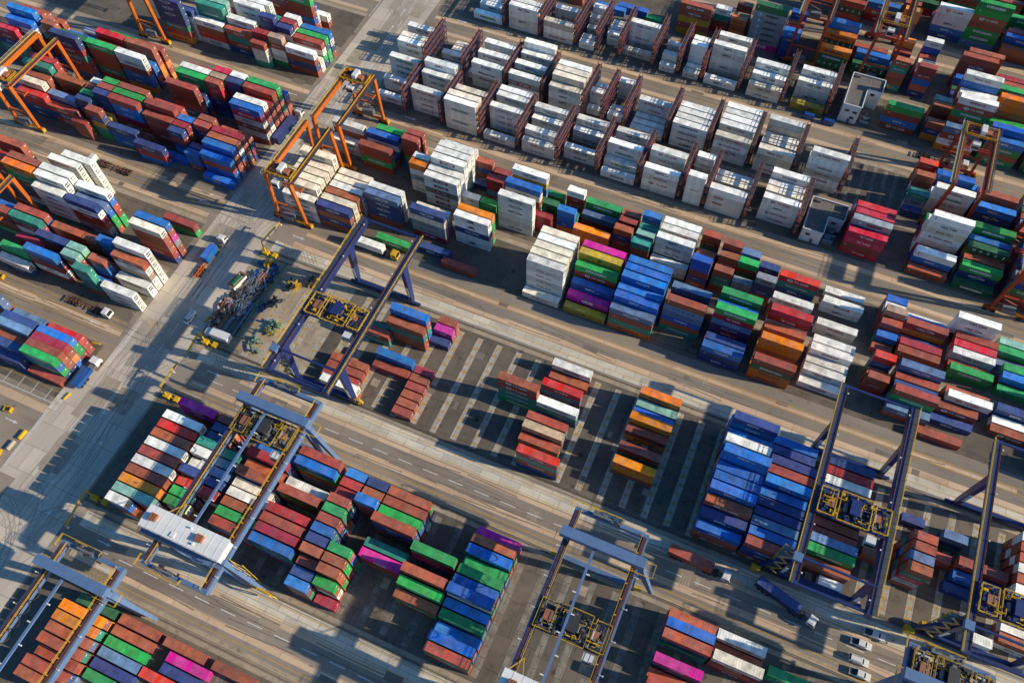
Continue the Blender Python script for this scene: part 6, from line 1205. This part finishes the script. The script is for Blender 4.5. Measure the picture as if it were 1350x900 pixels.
# workers by the white cars
def person(label, x, y, rz, shirt):
    import bmesh
    me = bpy.data.meshes.new('person'); bm = bmesh.new()
    J = {'p': (0, 0, .95), 's': (0, 0, 1.2), 'c': (0, 0, 1.42), 'n': (0, 0, 1.52), 'h': (0, .02, 1.66), 'l1': (-.1, 0, .9), 'l2': (-.11, .06, .5), 'l3': (-.12, 0, .09), 'l4': (-.12, .14, .05), 'r1': (.1, 0, .9), 'r2': (.11, -.02, .5), 'r3': (.12, -.12, .09), 'r4': (.12, .02, .05),
         'a1': (-.2, 0, 1.4), 'a2': (-.26, -.04, 1.12), 'a3': (-.27, .06, .88), 'b1': (.2, 0, 1.4), 'b2': (.26, .04, 1.12), 'b3': (.27, .14, .88)}
    R = {'p': .15, 's': .14, 'c': .16, 'n': .065, 'h': .11, 'l1': .095, 'l2': .065, 'l3': .05, 'l4': .05, 'r1': .095, 'r2': .065, 'r3': .05, 'r4': .05, 'a1': .07, 'a2': .05, 'a3': .04, 'b1': .07, 'b2': .05, 'b3': .04}
    E_ = ['ps', 'sc', 'cn', 'nh']; E2 = [('p', 'l1'), ('l1', 'l2'), ('l2', 'l3'), ('l3', 'l4'), ('p', 'r1'), ('r1', 'r2'), ('r2', 'r3'), ('r3', 'r4'), ('c', 'a1'), ('a1', 'a2'), ('a2', 'a3'), ('c', 'b1'), ('b1', 'b2'), ('b2', 'b3')] + [tuple(e) for e in E_]
    ks = list(J); vs = {k: bm.verts.new(J[k]) for k in ks}
    for a, c in E2: bm.edges.new((vs[a], vs[c]))
    bm.to_mesh(me); bm.free(); o = bpy.data.objects.new('person', me); C.objects.link(o); o.location = (x, y, .03); o.rotation_euler = (0, 0, rz)
    md = o.modifiers.new('skin', 'SKIN'); sv = me.skin_vertices[0].data
    for i, k in enumerate(ks): sv[i].radius = (R[k], R[k])
    sv[0].use_root = True; o.modifiers.new('sub', 'SUBSURF').levels = 1; me.materials.append(M[shirt]); tag(o, label, 'person')
    b = MB(); b.tube((0, .02, 1.68), (0, .02, 1.8), .125, 12, 0, .06); b.build('helmet', M['yellow'], o)
person('person in dark clothing and yellow helmet standing right of the topmost white pickup', 70.8, 74.4, .5, 'dark'); person('person in dark clothing walking beside the kerb below the first person', 69.2, 72.9, 2.0, 'bluep')
# ------------------------------------------------------------------ sky, sun, camera
SUN_EL, SUN_AZ = 24.0, 81.0        # elevation; azimuth clockwise from +y
sc = bpy.context.scene
w = bpy.data.worlds.new('World'); sc.world = w; w.use_nodes = True; nt = w.node_tree; bg = nt.nodes['Background']
sky = nt.nodes.new('ShaderNodeTexSky'); sky.sky_type = 'NISHITA'; sky.sun_disc = False; sky.sun_elevation = math.radians(SUN_EL); sky.sun_rotation = math.radians(SUN_AZ); sky.air_density = 1.0; sky.dust_density = .6
sky.ozone_density = 3.0
hs = nt.nodes.new('ShaderNodeHueSaturation'); hs.inputs['Saturation'].default_value = 1.3; nt.links.new(sky.outputs[0], hs.inputs['Color']); nt.links.new(hs.outputs[0], bg.inputs[0]); bg.inputs[1].default_value = .13
sd = bpy.data.lights.new('sun', 'SUN'); sd.energy = 5.0; sd.angle = math.radians(.5); sd.color = (1.0, .89, .68); so_ = bpy.data.objects.new('sun', sd); C.objects.link(so_)
e, a = math.radians(SUN_EL), math.radians(SUN_AZ); to_sun = Vector((math.sin(a) * math.cos(e), math.cos(a) * math.cos(e), math.sin(e)))
so_.rotation_euler = to_sun.to_track_quat('Z', 'Y').to_euler(); so_.location = (60, 60, 200)
cd = bpy.data.cameras.new('camera'); cam = bpy.data.objects.new('camera', cd); C.objects.link(cam)
f_, pit, roll, yaw, hgt = (1093.433494, 0.524159, -0.024097, 0.431383, 223.087919)
cy, sy = math.cos(yaw), math.sin(yaw)
fw = Vector((-math.sin(pit) * sy, math.sin(pit) * cy, -math.cos(pit))); up = Vector((-math.cos(pit) * sy, math.cos(pit) * cy, math.sin(pit))); rt = Vector((cy, sy, 0))
c_, s_ = math.cos(roll), math.sin(roll); rt, up = rt * c_ + up * s_, up * c_ - rt * s_
mw = Matrix((rt, up, -fw)).transposed().to_4x4(); mw.translation = (0, 0, hgt); cam.matrix_world = mw
cd.sensor_width = 36; cd.lens = f_ / 1350 * 36; cd.clip_start = 1; cd.clip_end = 6000; sc.camera = cam
sc.view_settings.view_transform = 'Standard'; sc.view_settings.look = 'None'; sc.view_settings.exposure = 0; sc.view_settings.gamma = 1
sc.render.resolution_x = 1024; sc.render.resolution_y = 682
